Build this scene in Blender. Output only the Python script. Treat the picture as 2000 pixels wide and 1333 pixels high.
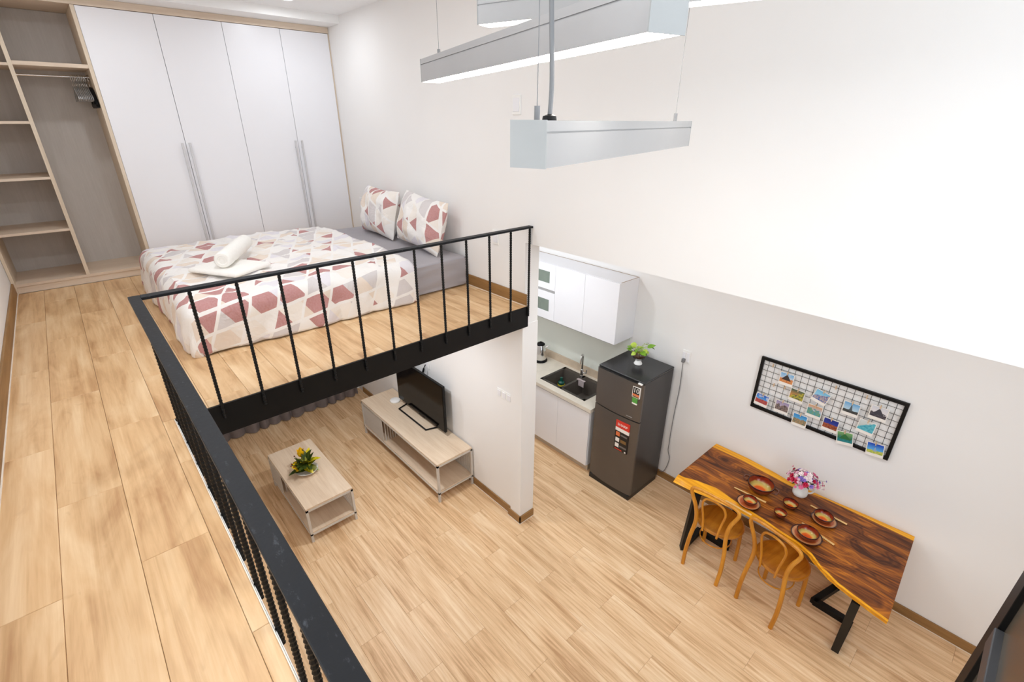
import bpy, bmesh, math, random
from mathutils import Vector, Matrix, noise

for o in list(bpy.data.objects):
    bpy.data.objects.remove(o)
random.seed(7)
scene = bpy.context.scene
COL = scene.collection
PI = math.pi

# ------------------------------------------------------------------ camera
cam_d = bpy.data.cameras.new('camera')
cam_d.sensor_width = 36.0
cam_d.lens = 943.71 / 2000.0 * 36.0
cam_d.clip_start = 0.02
cam = bpy.data.objects.new('camera', cam_d)
COL.objects.link(cam)
_R = Vector((0.66899705, 0.74325741, 0.00337181))
_U = Vector((-0.31048245, 0.27533404, 0.90983065))
_F = Vector((-0.67531, 0.60972091, -0.41496604))
cm = Matrix((_R, _U, -_F)).transposed().to_4x4()
cm.translation = Vector((5.63724178, -2.51571667, 3.64229405))
cam.matrix_world = cm
scene.camera = cam

# ------------------------------------------------------------------ world, big lights, exposure
w = bpy.data.worlds.new('world')
scene.world = w
w.use_nodes = True
bg = w.node_tree.nodes['Background']
bg.inputs[0].default_value = (0.80, 0.90, 1.0, 1)
bg.inputs[1].default_value = 1.2
scene.view_settings.view_transform = 'Standard'
scene.view_settings.look = 'None'
scene.view_settings.exposure = 0.54
scene.view_settings.gamma = 1.0
scene.view_settings.use_curve_mapping = False
scene.cycles.max_bounces = 12
scene.cycles.diffuse_bounces = 8
scene.cycles.glossy_bounces = 4
scene.cycles.transmission_bounces = 8
scene.cycles.sample_clamp_indirect = 8.0


def area(name, loc, target, sx, sy, energy, color, shape='RECTANGLE', spread=180):
    d = bpy.data.lights.new(name, 'AREA')
    d.shape = shape
    d.size = sx
    d.size_y = sy
    d.energy = energy
    d.color = color
    d.spread = math.radians(spread)
    o = bpy.data.objects.new(name, d)
    o.location = loc
    o.rotation_euler = (Vector(target) - Vector(loc)).to_track_quat('-Z', 'Y').to_euler()
    COL.objects.link(o)
    return o


E_FILL_END, E_FILL_LEFT, E_DOWN, E_UNDER, E_KITCHEN, E_PENDANT = 27, 7.5, 10, 8.5, 9, 18
area('added_window_fill', (7.32, -1.45, 2.55), (0, -1.45, 2.45), 2.3, 3.2, E_FILL_END, (0.84, 0.93, 1.0))  # added fill light standing in the unseen end window
area('added_window_fill', (5.5, -3.14, 3.6), (5.3, 0, 2.9), 2.5, 1.35, E_FILL_LEFT, (1.0, 0.97, 0.93))  # added fill light, brightens the bulkhead through an unseen left window
# recessed downlights: (x, y, ceiling z, energy, colour)
COOL = (0.90, 0.95, 1.0)
DOWN = [(0.665, -0.625, 4.585, E_DOWN * .35, COOL), (0.708, -2.2, 4.585, E_DOWN * .28, COOL),  # first is a visible fitting; the rest are unseen, added for even light
        (2.3, -1.5, 4.585, E_DOWN * .8, COOL), (3.2, -2.75, 4.585, E_DOWN * .9, COOL),
        (6.4, -1.6, 4.585, E_DOWN * .7, COOL)]
UNDER = [(1.1, -0.75, 2.127, E_UNDER * .6, (.91, .95, 1.0)), (2.2, -0.95, 2.127, E_UNDER * 1.15, (.91, .95, 1.0)),
         (1.5, -2.45, 2.127, E_UNDER * .2, (.91, .95, 1.0))]
KIT = [(2.4, 0.45, 2.80, E_KITCHEN * .55, COOL), (1.5, 0.45, 2.80, E_KITCHEN * .55, COOL), (4.0, 0.28, 2.80, E_KITCHEN * .6, COOL),  # all unseen; the innermost is added to brighten splashback and cabinet doors
       (5.6, 0.7, 2.80, E_KITCHEN * .3, COOL)]

# ------------------------------------------------------------------ materials
MATS = {}


def nt(name):
    m = bpy.data.materials.new(name)
    m.use_nodes = True
    n = m.node_tree
    b = n.nodes['Principled BSDF']
    return m, n, b


def N(n, typ, **kw):
    x = n.nodes.new(typ)
    for k, v in kw.items():
        setattr(x, k, v)
    return x


def ramp(n, fac, stops, interp='LINEAR'):
    r = N(n, 'ShaderNodeValToRGB')
    r.color_ramp.interpolation = interp
    el = r.color_ramp.elements
    while len(el) > 1:
        el.remove(el[-1])
    el[0].position, el[0].color = stops[0][0], (*stops[0][1], 1)
    for p, c in stops[1:]:
        e = el.new(p)
        e.color = (*c, 1)
    if fac is not None:
        n.links.new(fac, r.inputs[0])
    return r


def mth(n, op, a, b=None, clamp=False):
    x = N(n, 'ShaderNodeMath', operation=op)
    x.use_clamp = clamp
    for i, v in enumerate((a, b)):
        if v is None:
            continue
        if isinstance(v, (int, float)):
            x.inputs[i].default_value = v
        else:
            n.links.new(v, x.inputs[i])
    return x.outputs[0]


def mix(n, fac, a, b, mode='MIX'):
    x = N(n, 'ShaderNodeMix', data_type='RGBA', blend_type=mode)
    for sock, v in ((x.inputs[0], fac), (x.inputs[6], a), (x.inputs[7], b)):
        if isinstance(v, (int, float)):
            sock.default_value = v
        elif isinstance(v, tuple):
            sock.default_value = (*v, 1)
        else:
            n.links.new(v, sock)
    return x.outputs[2]


def srgb(r, g, b):
    f = lambda c: (c / 255 / 12.92) if c / 255 <= .04045 else ((c / 255 + .055) / 1.055) ** 2.4
    return (f(r), f(g), f(b))


def plain(name, col, rough=.5, metal=0.0, var=.04, scale=12, bump=0.0, coat=0.0, spec=.5):
    """solid colour with faint procedural mottling (and optional fine relief)"""
    if name in MATS:
        return MATS[name]
    m, n, b = nt(name)
    tc = N(n, 'ShaderNodeTexCoord')
    no = N(n, 'ShaderNodeTexNoise')
    no.inputs['Scale'].default_value = scale
    no.inputs['Detail'].default_value = 3
    n.links.new(tc.outputs['Object'], no.inputs['Vector'])
    lo = tuple(max(0, c * (1 - var)) for c in col)
    hi = tuple(min(1, c * (1 + var)) for c in col)
    r = ramp(n, no.outputs[0], [(.3, lo), (.7, hi)])
    n.links.new(r.outputs[0], b.inputs['Base Color'])
    b.inputs['Roughness'].default_value = rough
    b.inputs['Metallic'].default_value = metal
    b.inputs['Coat Weight'].default_value = coat
    b.inputs['Specular IOR Level'].default_value = spec
    if bump:
        bp = N(n, 'ShaderNodeBump')
        bp.inputs['Strength'].default_value = bump
        bp.inputs['Distance'].default_value = .004
        n2 = N(n, 'ShaderNodeTexNoise')
        n2.inputs['Scale'].default_value = scale * 8
        n.links.new(tc.outputs['Object'], n2.inputs['Vector'])
        n.links.new(n2.outputs[0], bp.inputs['Height'])
        n.links.new(bp.outputs[0], b.inputs['Normal'])
    MATS[name] = m
    return m


def wood(name, dark, mid, light, axis='X', grain=60, cloud=5, rough=.42, per_object=.10, contrast=1.0, coat=0.0, fine_w=.5):
    """wood with streaks along one axis, shifted and toned per object"""
    m, n, b = nt(name)
    tc = N(n, 'ShaderNodeTexCoord')
    oi = N(n, 'ShaderNodeObjectInfo')
    vm = N(n, 'ShaderNodeVectorMath', operation='ADD')
    sc = N(n, 'ShaderNodeVectorMath', operation='SCALE')
    cx = N(n, 'ShaderNodeCombineXYZ')
    for i in range(3):
        n.links.new(oi.outputs['Random'], cx.inputs[i])
    n.links.new(cx.outputs[0], sc.inputs[0])
    sc.inputs['Scale'].default_value = 37.0
    n.links.new(tc.outputs['Object'], vm.inputs[0])
    n.links.new(sc.outputs[0], vm.inputs[1])

    def noi(s_long, s_cross, det, rgh, dist=0.0):
        mp = N(n, 'ShaderNodeMapping')
        s = {'X': (s_long, s_cross, s_cross), 'Y': (s_cross, s_long, s_cross), 'Z': (s_cross, s_cross, s_long)}[axis]
        mp.inputs['Scale'].default_value = s
        n.links.new(vm.outputs[0], mp.inputs[0])
        no = N(n, 'ShaderNodeTexNoise')
        no.inputs['Scale'].default_value = 1
        no.inputs['Detail'].default_value = det
        no.inputs['Roughness'].default_value = rgh
        no.inputs['Distortion'].default_value = dist
        n.links.new(mp.outputs[0], no.inputs['Vector'])
        return no.outputs[0]
    fine = noi(grain / 22, grain, 5, .65, .4)
    broad = noi(cloud / 3.2, cloud * 1.6, 4, .55, .9)
    spk = noi(cloud * 1.2, cloud * 2.6, 2, .5, 1.6)
    f = mth(n, 'ADD', mth(n, 'MULTIPLY', fine, fine_w), mth(n, 'MULTIPLY', broad, 1 - fine_w))
    k = .16 / contrast
    r = ramp(n, f, [(.5 - k, dark), (.5, mid), (.5 + k, light)])
    kn = ramp(n, spk, [(.64, (0, 0, 0)), (.78, (1, 1, 1))])
    c = mix(n, mth(n, 'MULTIPLY', kn.outputs[0], .35), r.outputs[0], dark)
    hs = N(n, 'ShaderNodeHueSaturation')
    n.links.new(c, hs.inputs['Color'])
    n.links.new(mth(n, 'ADD', mth(n, 'MULTIPLY', oi.outputs['Random'], per_object), 1 - per_object / 2), hs.inputs['Value'])
    n.links.new(hs.outputs[0], b.inputs['Base Color'])
    b.inputs['Roughness'].default_value = rough
    b.inputs['Coat Weight'].default_value = coat
    b.inputs['Coat Roughness'].default_value = .25
    bp = N(n, 'ShaderNodeBump')
    bp.inputs['Strength'].default_value = .12
    bp.inputs['Distance'].default_value = .002
    n.links.new(fine, bp.inputs['Height'])
    n.links.new(bp.outputs[0], b.inputs['Normal'])
    MATS[name] = m
    return m


WALL = plain('wall_paint', srgb(238, 237, 236), .85, var=.008, scale=2)
CEIL = plain('ceiling_paint', srgb(240, 240, 240), .9, var=.006, scale=2)
WHITE = plain('white_lacquer', srgb(236, 236, 240), .32, var=.006, scale=3)
WHITEP = plain('white_plastic', srgb(240, 240, 238), .35, var=.01)
BLACK = plain('black_painted_steel', srgb(15, 18, 23), .5, var=.18, scale=9, bump=.12, spec=.28)
BLACKM = plain('matte_black', srgb(9, 9, 10), .5, var=.1, spec=.3)
ALU = plain('brushed_aluminium', srgb(178, 178, 179), .42, .5, var=.03, scale=6)
def _wear(m):
    n = m.node_tree
    b = n.nodes['Principled BSDF']
    src = b.inputs['Base Color'].links[0].from_socket
    tc = N(n, 'ShaderNodeTexCoord')
    mp = N(n, 'ShaderNodeMapping')
    mp.inputs['Scale'].default_value = (34, 70, 70)
    n.links.new(tc.outputs['Object'], mp.inputs[0])
    no = N(n, 'ShaderNodeTexNoise')
    no.inputs['Scale'].default_value = 1
    no.inputs['Detail'].default_value = 6
    no.inputs['Roughness'].default_value = .7
    n.links.new(mp.outputs[0], no.inputs['Vector'])
    r = ramp(n, no.outputs[0], [(.60, (0, 0, 0)), (.74, (1, 1, 1))])
    n.links.new(mix(n, mth(n, 'MULTIPLY', r.outputs[0], .5), src, srgb(92, 96, 104)), b.inputs['Base Color'])


_wear(BLACK)
CAPM = plain('end_cap_grey', srgb(166, 168, 168), .6, 0, var=.03)
HANDLEM = plain('satin_handle', srgb(206, 205, 207), .4, .2, var=.02)
CHROME = plain('chrome', (.72, .71, .70), .16, 1.0, var=.02)
STEELD = plain('dark_steel', srgb(92, 88, 84), .36, .75, var=.06)
GRAYM = plain('greige_metal', srgb(206, 202, 196), .5, var=.02)
CABLEG = plain('grey_cable', srgb(122, 123, 125), .5)
OAK_LOW = wood('oak_floor', srgb(188, 145, 102), srgb(226, 190, 147), srgb(243, 216, 180), grain=40, cloud=3.0, rough=.45, per_object=.035, fine_w=.62, contrast=1.12)
OAK_LOFT = wood('maple_floor', srgb(182, 138, 94), srgb(216, 178, 132), srgb(234, 204, 163), grain=26, cloud=5.0, rough=.42, per_object=.05, contrast=1.05, fine_w=.45)
SUBFLOOR = plain('floor_core', srgb(110, 84, 58), .9)
SKIRT = wood('skirting_wood', srgb(124, 90, 50), srgb(150, 112, 66), srgb(168, 130, 82), grain=40, rough=.5)
SKIRTY = wood('skirting_wood_y', srgb(124, 90, 50), srgb(150, 112, 66), srgb(168, 130, 82), axis='Y', grain=40, rough=.5)
CAULK = plain('white_caulk', srgb(236, 226, 212), .7)
ASH_X = wood('pale_ash', srgb(206, 182, 156), srgb(220, 199, 174), srgb(229, 211, 188), grain=50, cloud=3, rough=.5, per_object=.02)
ASH_Z = wood('pale_ash_z', srgb(204, 186, 164), srgb(216, 200, 178), srgb(224, 209, 190), axis='Z', grain=50, cloud=3, rough=.5, per_object=.02)
ASH_Y = wood('pale_ash_y', srgb(204, 184, 164), srgb(216, 198, 178), srgb(224, 208, 190), axis='Y', grain=50, cloud=3, rough=.5, per_object=.02)
LINEN = wood('linen_board', srgb(186, 181, 176), srgb(192, 187, 182), srgb(198, 193, 189), axis='Z', grain=90, cloud=6, rough=.65, per_object=.0)
ASH_SHADED = wood('shaded_board', srgb(140, 116, 92), srgb(160, 134, 108), srgb(172, 147, 120), grain=50, cloud=3, rough=.55, per_object=.02)  # brown tone puts the shade behind the open shelves into the board
TEAK = wood('honey_bentwood', srgb(170, 102, 12), srgb(200, 130, 24), srgb(220, 154, 46), axis='Z', grain=30, cloud=5, rough=.34, per_object=.03, coat=.3)
TEAKS = wood('honey_plywood', srgb(140, 82, 14), srgb(178, 112, 26), srgb(200, 138, 44), axis='Y', grain=26, cloud=5, rough=.34, per_object=.03, coat=.3)
SHEET = plain('grey_sheet', srgb(166, 162, 166), .85, var=.03, scale=5)
TOWELM = plain('white_terry', srgb(242, 240, 235), .95, var=.02, scale=60, bump=.15)
CURT = plain('taupe_curtain', srgb(158, 148, 147), .9, var=.08, scale=20, bump=.2)
MARBLE = plain('cream_stone', srgb(222, 214, 200), .3, var=.05, scale=14)
GLASSBK = plain('pale_green_splashback', srgb(226, 230, 222), .3, var=.015, scale=3)
GREIGE = plain('splash_stone', srgb(206, 188, 166), .35, var=.08, scale=10)
BAMBOO = plain('bamboo', srgb(226, 186, 122), .5, var=.06)
GREENL = plain('pothos_green', srgb(112, 158, 36), .4, var=.25, scale=30)
GREENL2 = plain('pothos_lime', srgb(172, 196, 76), .4, var=.2, scale=30)
DKGREEN = plain('dark_leaf', srgb(54, 70, 22), .35, var=.3, scale=40)
OLIVE = plain('olive_leaf', srgb(122, 124, 20), .4, var=.3, scale=40)
YELLOW = plain('yellow_petal', srgb(240, 200, 20), .5, var=.12, scale=30)
RED = plain('red_print', srgb(214, 52, 36), .4)
WHITEPR = plain('white_print', srgb(238, 234, 228), .45)
BLACKPR = plain('black_print', srgb(24, 20, 20), .4)
ORANGE = plain('orange_print', srgb(222, 118, 66), .45)
GREENPR = plain('green_print', srgb(86, 158, 66), .45)
BROWNPR = plain('bronze_print', srgb(124, 92, 50), .45)
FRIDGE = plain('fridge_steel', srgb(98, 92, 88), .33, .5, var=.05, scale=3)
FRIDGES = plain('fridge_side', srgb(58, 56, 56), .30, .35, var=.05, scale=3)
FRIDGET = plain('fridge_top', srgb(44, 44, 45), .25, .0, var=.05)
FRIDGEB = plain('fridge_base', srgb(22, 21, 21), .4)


def emis(name, col, strength):
    m, n, b = nt(name)
    b.inputs['Base Color'].default_value = (.9, .9, .9, 1)
    b.inputs['Emission Color'].default_value = (*col, 1)
    b.inputs['Emission Strength'].default_value = strength
    return m


def glass(name, col, rough=.02, trans=1.0, ior=1.45):
    m, n, b = nt(name)
    b.inputs['Base Color'].default_value = (*col, 1)
    b.inputs['Roughness'].default_value = rough
    b.inputs['Transmission Weight'].default_value = trans
    b.inputs['IOR'].default_value = ior
    return m


DIFFUSER = emis('pendant_diffuser', (1.0, .95, .89), E_PENDANT)
LAMPFACE = emis('downlight_face', (1.0, .98, .95), 14)
CLEAR = glass('clear_glass', (.97, .97, .95))
FROST = plain('cabinet_glass', srgb(120, 132, 122), .10, var=.06)
TVSCREEN = plain('tv_screen', srgb(9, 7, 7), .10, var=.05, spec=.18)


def mesh_glass():
    m, n, b = nt('tinted_mesh_glass')
    tc = N(n, 'ShaderNodeTexCoord')
    vo = N(n, 'ShaderNodeTexVoronoi')
    vo.inputs['Scale'].default_value = 160
    vo.inputs['Randomness'].default_value = 0
    n.links.new(tc.outputs['Object'], vo.inputs['Vector'])
    r = ramp(n, vo.outputs['Distance'], [(.35, srgb(122, 112, 98)), (.5, srgb(84, 78, 70))])
    n.links.new(r.outputs[0], b.inputs['Base Color'])
    b.inputs['Roughness'].default_value = .25
    b.inputs['Transmission Weight'].default_value = .25
    return m


MESHGLASS = mesh_glass()


def geo_cloth():
    """printed cotton: triangles of rose, sand, grey and lavender between white bands"""
    m, n, b = nt('geometric_cotton')
    uv = N(n, 'ShaderNodeUVMap')
    sx = N(n, 'ShaderNodeSeparateXYZ')
    n.links.new(uv.outputs[0], sx.inputs[0])
    U, V = sx.outputs[0], sx.outputs[1]
    fl, fr = [], []
    for ang, sp, off in ((9, .128, .0), (66, .165, .07), (124, .142, .11)):
        a = math.radians(ang)
        d = mth(n, 'ADD', mth(n, 'MULTIPLY', U, math.cos(a) / sp), mth(n, 'MULTIPLY', V, math.sin(a) / sp))
        d = mth(n, 'ADD', d, off / sp + 20)
        if ang > 100:
            d = mth(n, 'ADD', d, mth(n, 'MULTIPLY', fl[0], .37))
        fl.append(mth(n, 'FLOOR', d))
        fr.append(mth(n, 'FRACT', d))
    cx = N(n, 'ShaderNodeCombineXYZ')
    for i in range(3):
        n.links.new(fl[i], cx.inputs[i])
    wn = N(n, 'ShaderNodeTexWhiteNoise')
    n.links.new(cx.outputs[0], wn.inputs['Vector'])
    white = srgb(238, 235, 232)
    r = ramp(n, wn.outputs['Value'], [(0, white), (.14, srgb(180, 120, 118)), (.30, srgb(228, 213, 198)), (.46, srgb(208, 202, 202)),
                                      (.60, srgb(236, 229, 221)), (.76, srgb(224, 220, 226)), (.88, white)], 'CONSTANT')
    band = mth(n, 'MAXIMUM', mth(n, 'LESS_THAN', fr[0], .16), mth(n, 'LESS_THAN', fr[1], .11))
    c = mix(n, band, r.outputs[0], white)
    n2 = N(n, 'ShaderNodeTexNoise')
    n2.inputs['Scale'].default_value = 90
    n.links.new(uv.outputs[0], n2.inputs['Vector'])
    c2 = mix(n, mth(n, 'MULTIPLY', n2.outputs[0], .22), c, white)
    n.links.new(c2, b.inputs['Base Color'])
    b.inputs['Roughness'].default_value = .9
    bp = N(n, 'ShaderNodeBump')
    bp.inputs['Strength'].default_value = .55
    bp.inputs['Distance'].default_value = .02
    n3 = N(n, 'ShaderNodeTexNoise')
    n3.inputs['Scale'].default_value = 9
    n3.inputs['Detail'].default_value = 4
    n3.inputs['Distortion'].default_value = 1.0
    n.links.new(uv.outputs[0], n3.inputs['Vector'])
    n.links.new(n3.outputs[0], bp.inputs['Height'])
    n.links.new(bp.outputs[0], b.inputs['Normal'])
    return m


GEO = geo_cloth()


def slab_wood():
    """live edge slab: walnut-brown heart with swirls, honey sapwood along both long edges"""
    m, n, b = nt('live_edge_wood')
    tc = N(n, 'ShaderNodeTexCoord')
    at = N(n, 'ShaderNodeAttribute', attribute_name='edge_dist')
    mp = N(n, 'ShaderNodeMapping')
    mp.inputs['Scale'].default_value = (1.3, 3.2, 3)
    n.links.new(tc.outputs['Object'], mp.inputs[0])
    nz = N(n, 'ShaderNodeTexNoise')
    nz.inputs['Scale'].default_value = 1.5
    nz.inputs['Detail'].default_value = 2
    nz.inputs['Distortion'].default_value = .6
    n.links.new(mp.outputs[0], nz.inputs['Vector'])
    sx = N(n, 'ShaderNodeSeparateXYZ')
    n.links.new(tc.outputs['Object'], sx.inputs[0])
    t = mth(n, 'ADD', mth(n, 'MULTIPLY', sx.outputs[1], 8.0), mth(n, 'MULTIPLY', nz.outputs[0], 9.0))
    kd = None
    for kx, ky, kr in ((.33, -.30, .13), (.62, .02, .15), (-.62, .22, .12)):
        dx = mth(n, 'MULTIPLY', mth(n, 'SUBTRACT', sx.outputs[0], kx), .55)
        dy = mth(n, 'SUBTRACT', sx.outputs[1], ky)
        d2 = mth(n, 'ADD', mth(n, 'MULTIPLY', dx, dx), mth(n, 'MULTIPLY', dy, dy))
        g_ = mth(n, 'EXPONENT', mth(n, 'MULTIPLY', d2, -1 / (kr * kr * .45)))
        t = mth(n, 'ADD', t, mth(n, 'MULTIPLY', g_, 3.2))
        kd = g_ if kd is None else mth(n, 'MAXIMUM', kd, g_)
    wv = mth(n, 'SINE', mth(n, 'MULTIPLY', t, 1.7))
    w2 = mth(n, 'SINE', mth(n, 'MULTIPLY', t, 9.0))
    mp2 = N(n, 'ShaderNodeMapping')
    mp2.inputs['Scale'].default_value = (2.2, 70, 40)
    n.links.new(tc.outputs['Object'], mp2.inputs[0])
    fn = N(n, 'ShaderNodeTexNoise')
    fn.inputs['Scale'].default_value = 1
    fn.inputs['Detail'].default_value = 4
    n.links.new(mp2.outputs[0], fn.inputs['Vector'])
    f = mth(n, 'ADD', mth(n, 'MULTIPLY', wv, .17), mth(n, 'ADD', mth(n, 'MULTIPLY', w2, .07), mth(n, 'MULTIPLY', fn.outputs[0], .9)))
    f = mth(n, 'SUBTRACT', f, mth(n, 'MULTIPLY', mth(n, 'POWER', kd, 3), .18))
    heart = ramp(n, f, [(.14, srgb(64, 29, 9)), (.34, srgb(102, 52, 17)), (.54, srgb(136, 74, 24)), (.80, srgb(188, 112, 30))])
    sap = ramp(n, fn.outputs[0], [(.3, srgb(208, 134, 10)), (.7, srgb(246, 178, 36))])
    k = ramp(n, mth(n, 'ADD', at.outputs['Fac'], mth(n, 'MULTIPLY', mth(n, 'SUBTRACT', fn.outputs[0], .5), .012)), [(.0, (0, 0, 0)), (.006, (1, 1, 1))])
    c = mix(n, k.outputs[0], sap.outputs[0], heart.outputs[0])
    n.links.new(c, b.inputs['Base Color'])
    b.inputs['Roughness'].default_value = .42
    b.inputs['Specular IOR Level'].default_value = .28
    b.inputs['Coat Weight'].default_value = .06
    b.inputs['Coat Roughness'].default_value = .2
    return m


def bowl_glaze(name, hh, r_out):
    """brown glazed pottery, dark rim, ringed cream and orange inside (rings follow radius)"""
    m, n, b = nt(name)
    tc = N(n, 'ShaderNodeTexCoord')
    sx = N(n, 'ShaderNodeSeparateXYZ')
    n.links.new(tc.outputs['Object'], sx.inputs[0])
    rr = mth(n, 'SQRT', mth(n, 'ADD', mth(n, 'POWER', sx.outputs[0], 2), mth(n, 'POWER', sx.outputs[1], 2)))
    rr = mth(n, 'DIVIDE', rr, r_out)
    no = N(n, 'ShaderNodeTexNoise')
    no.inputs['Scale'].default_value = 28
    n.links.new(tc.outputs['Object'], no.inputs['Vector'])
    rr = mth(n, 'ADD', rr, mth(n, 'MULTIPLY', mth(n, 'SUBTRACT', no.outputs[0], .5), .12))
    ins = ramp(n, rr, [(0, srgb(214, 78, 14)), (.40, srgb(222, 98, 22)), (.48, srgb(228, 156, 64)), (.60, srgb(206, 178, 92)), (.76, srgb(176, 152, 74)),
                       (.81, srgb(140, 52, 22)), (.90, srgb(126, 40, 20)), (.93, srgb(48, 12, 8))])
    out = ramp(n, sx.outputs[2], [(0, srgb(92, 52, 24)), (hh * .75, srgb(120, 46, 24)), (hh * .93, srgb(56, 16, 10))])
    geo = N(n, 'ShaderNodeNewGeometry')
    at = N(n, 'ShaderNodeAttribute', attribute_name='inside')
    c = mix(n, at.outputs['Fac'], out.outputs[0], ins.outputs[0])
    n.links.new(c, b.inputs['Base Color'])
    b.inputs['Roughness'].default_value = .16
    b.inputs['Coat Weight'].default_value = .1
    return m


# ------------------------------------------------------------------ mesh helpers
def box(bm, x0, x1, y0, y1, z0, z1, rot=None):
    r = bmesh.ops.create_cube(bm, size=1)
    M = Matrix.Translation(((x0 + x1) / 2, (y0 + y1) / 2, (z0 + z1) / 2)) @ Matrix.Diagonal((abs(x1 - x0), abs(y1 - y0), abs(z1 - z0), 1))
    if rot is not None:
        M = rot @ M
    bmesh.ops.transform(bm, matrix=M, verts=r['verts'])
    return r['verts']


def bevel(bm, w, seg=2):
    bmesh.ops.bevel(bm, geom=[e for e in bm.edges], offset=w, segments=seg, affect='EDGES', profile=.5)


def tube(bm, pts, r, n=8, closed=False):
    pts = [Vector(p) for p in pts]
    L = len(pts)
    rs = r if isinstance(r, (list, tuple)) else [r] * L
    rings = []
    up = None
    for i, p in enumerate(pts):
        a = pts[(i - 1) % L] if (closed or i > 0) else p
        b = pts[(i + 1) % L] if (closed or i < L - 1) else p
        t = (b - a).normalized()
        if up is None:
            up = Vector((0, 0, 1)) if abs(t.z) < .9 else Vector((1, 0, 0))
        u = (up - t * up.dot(t)).normalized()
        up = u
        v = t.cross(u)
        rings.append([bm.verts.new(p + (u * math.cos(2 * PI * k / n) + v * math.sin(2 * PI * k / n)) * rs[i]) for k in range(n)])
    for i in range(L if closed else L - 1):
        A, B = rings[i], rings[(i + 1) % L]
        for k in range(n):
            bm.faces.new((A[k], A[(k + 1) % n], B[(k + 1) % n], B[k]))
    if not closed:
        bm.faces.new(list(reversed(rings[0])))
        bm.faces.new(rings[-1])


def spline(pts, k=6):
    """Catmull-Rom through points"""
    P = [Vector(p) for p in pts]
    P = [P[0] * 2 - P[1]] + P + [P[-1] * 2 - P[-2]]
    out = []
    for i in range(1, len(P) - 2):
        for j in range(k):
            t = j / k
            a, b, c, d = P[i - 1], P[i], P[i + 1], P[i + 2]
            out.append(.5 * ((2 * b) + (c - a) * t + (2 * a - 5 * b + 4 * c - d) * t * t + (3 * b - a - 3 * c + d) * t ** 3))
    out.append(P[-2])
    return out


def lathe(bm, prof, n=28, c=(0, 0, 0)):
    rings = []
    for r, z in prof:
        if r < 1e-5:
            rings.append([bm.verts.new((c[0], c[1], c[2] + z))])
        else:
            rings.append([bm.verts.new((c[0] + r * math.cos(2 * PI * k / n), c[1] + r * math.sin(2 * PI * k / n), c[2] + z)) for k in range(n)])
    fs = []
    for A, B in zip(rings, rings[1:]):
        for k in range(n):
            a = [A[k % len(A)], A[(k + 1) % len(A)], B[(k + 1) % len(B)], B[k % len(B)]]
            a = list(dict.fromkeys(a))
            if len(a) > 2:
                fs.append(bm.faces.new(a))
    return fs


def cyl(bm, p0, p1, r, n=16):
    tube(bm, [p0, p1], r, n)


def finish(name, bm, mat, smooth=False):
    bmesh.ops.recalc_face_normals(bm, faces=bm.faces)
    me = bpy.data.meshes.new(name)
    bm.to_mesh(me)
    bm.free()
    for x in (mat if isinstance(mat, (list, tuple)) else [mat]):
        me.materials.append(x)
    if smooth:
        me.polygons.foreach_set('use_smooth', [True] * len(me.polygons))
        try:
            me.set_sharp_from_angle(angle=math.radians(38))
        except Exception:
            pass
    return me


def add(name, me, parent=None, loc=None):
    o = bpy.data.objects.new(name, me)
    COL.objects.link(o)
    if loc is not None:
        o.location = loc
    if parent is not None:
        o.parent = parent
    return o


def tag(o, label, cat, group=None):
    o['label'] = label
    o['category'] = cat
    if group:
        o['group'] = group
    return o


def thing(name, label, cat, loc, rz=0.0, group=None):
    o = bpy.data.objects.new(name, None)
    o.empty_display_size = .05
    COL.objects.link(o)
    o.location = loc
    o.rotation_euler = (0, 0, rz)
    return tag(o, label, cat, group)


def part(name, bm, mat, root, smooth=False, world=True):
    """mesh built in world space (or in the root's own space) linked as a child"""
    if world:
        org = Vector((0, 0, 0))
        r = root
        while r is not None:
            org += r.location
            r = r.parent
        bmesh.ops.translate(bm, verts=bm.verts, vec=-org)
    return add(name, finish(name, bm, mat, smooth), root)


def solo(name, bm, mat, label, cat, loc, group=None, smooth=False):
    """a thing that is one mesh, built in world space"""
    bmesh.ops.translate(bm, verts=bm.verts, vec=-Vector(loc))
    return tag(add(name, finish(name, bm, mat, smooth), None, loc), label, cat, group)


def struct(name, bm, mat, smooth=False):
    o = add(name, finish(name, bm, mat, smooth))
    o['kind'] = 'structure'
    return o


def sbox(name, mat, *d, bev=0.0, parent=None):
    bm = bmesh.new()
    box(bm, *d)
    if bev:
        bevel(bm, bev)
    if parent is not None:
        return part(name, bm, mat, parent)
    return struct(name, bm, mat)


def pbox(name, mat, root, *d, bev=0.0, smooth=False):
    bm = bmesh.new()
    box(bm, *d)
    if bev:
        bevel(bm, bev)
    return part(name, bm, mat, root, smooth)


def dup(root, loc, rz, label, group=None):
    r = root.copy()
    COL.objects.link(r)
    r.location = loc
    r.rotation_euler = (0, 0, rz)
    r['label'] = label
    if group:
        r['group'] = group
    for ch in list(root.children):
        c = ch.copy()
        COL.objects.link(c)
        c.parent = r
        for g in ch.children:
            d = g.copy()
            COL.objects.link(d)
            d.parent = c
    return r


def text(body, size, loc, mat, root, name='lettering', depth=.0006, align='CENTER'):
    cu = bpy.data.curves.new('t', 'FONT')
    cu.body = body
    cu.size = size
    cu.extrude = depth
    cu.align_x = align
    cu.align_y = 'CENTER'
    ob = bpy.data.objects.new('t', cu)
    COL.objects.link(ob)
    dg = bpy.context.evaluated_depsgraph_get()
    me = bpy.data.meshes.new_from_object(ob.evaluated_get(dg))
    bpy.data.objects.remove(ob)
    bm = bmesh.new()
    bm.from_mesh(me)
    bmesh.ops.transform(bm, matrix=Matrix.Translation(loc) @ Matrix.Rotation(PI / 2, 4, 'X'), verts=bm.verts)
    return part(name, bm, mat, root)


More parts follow.
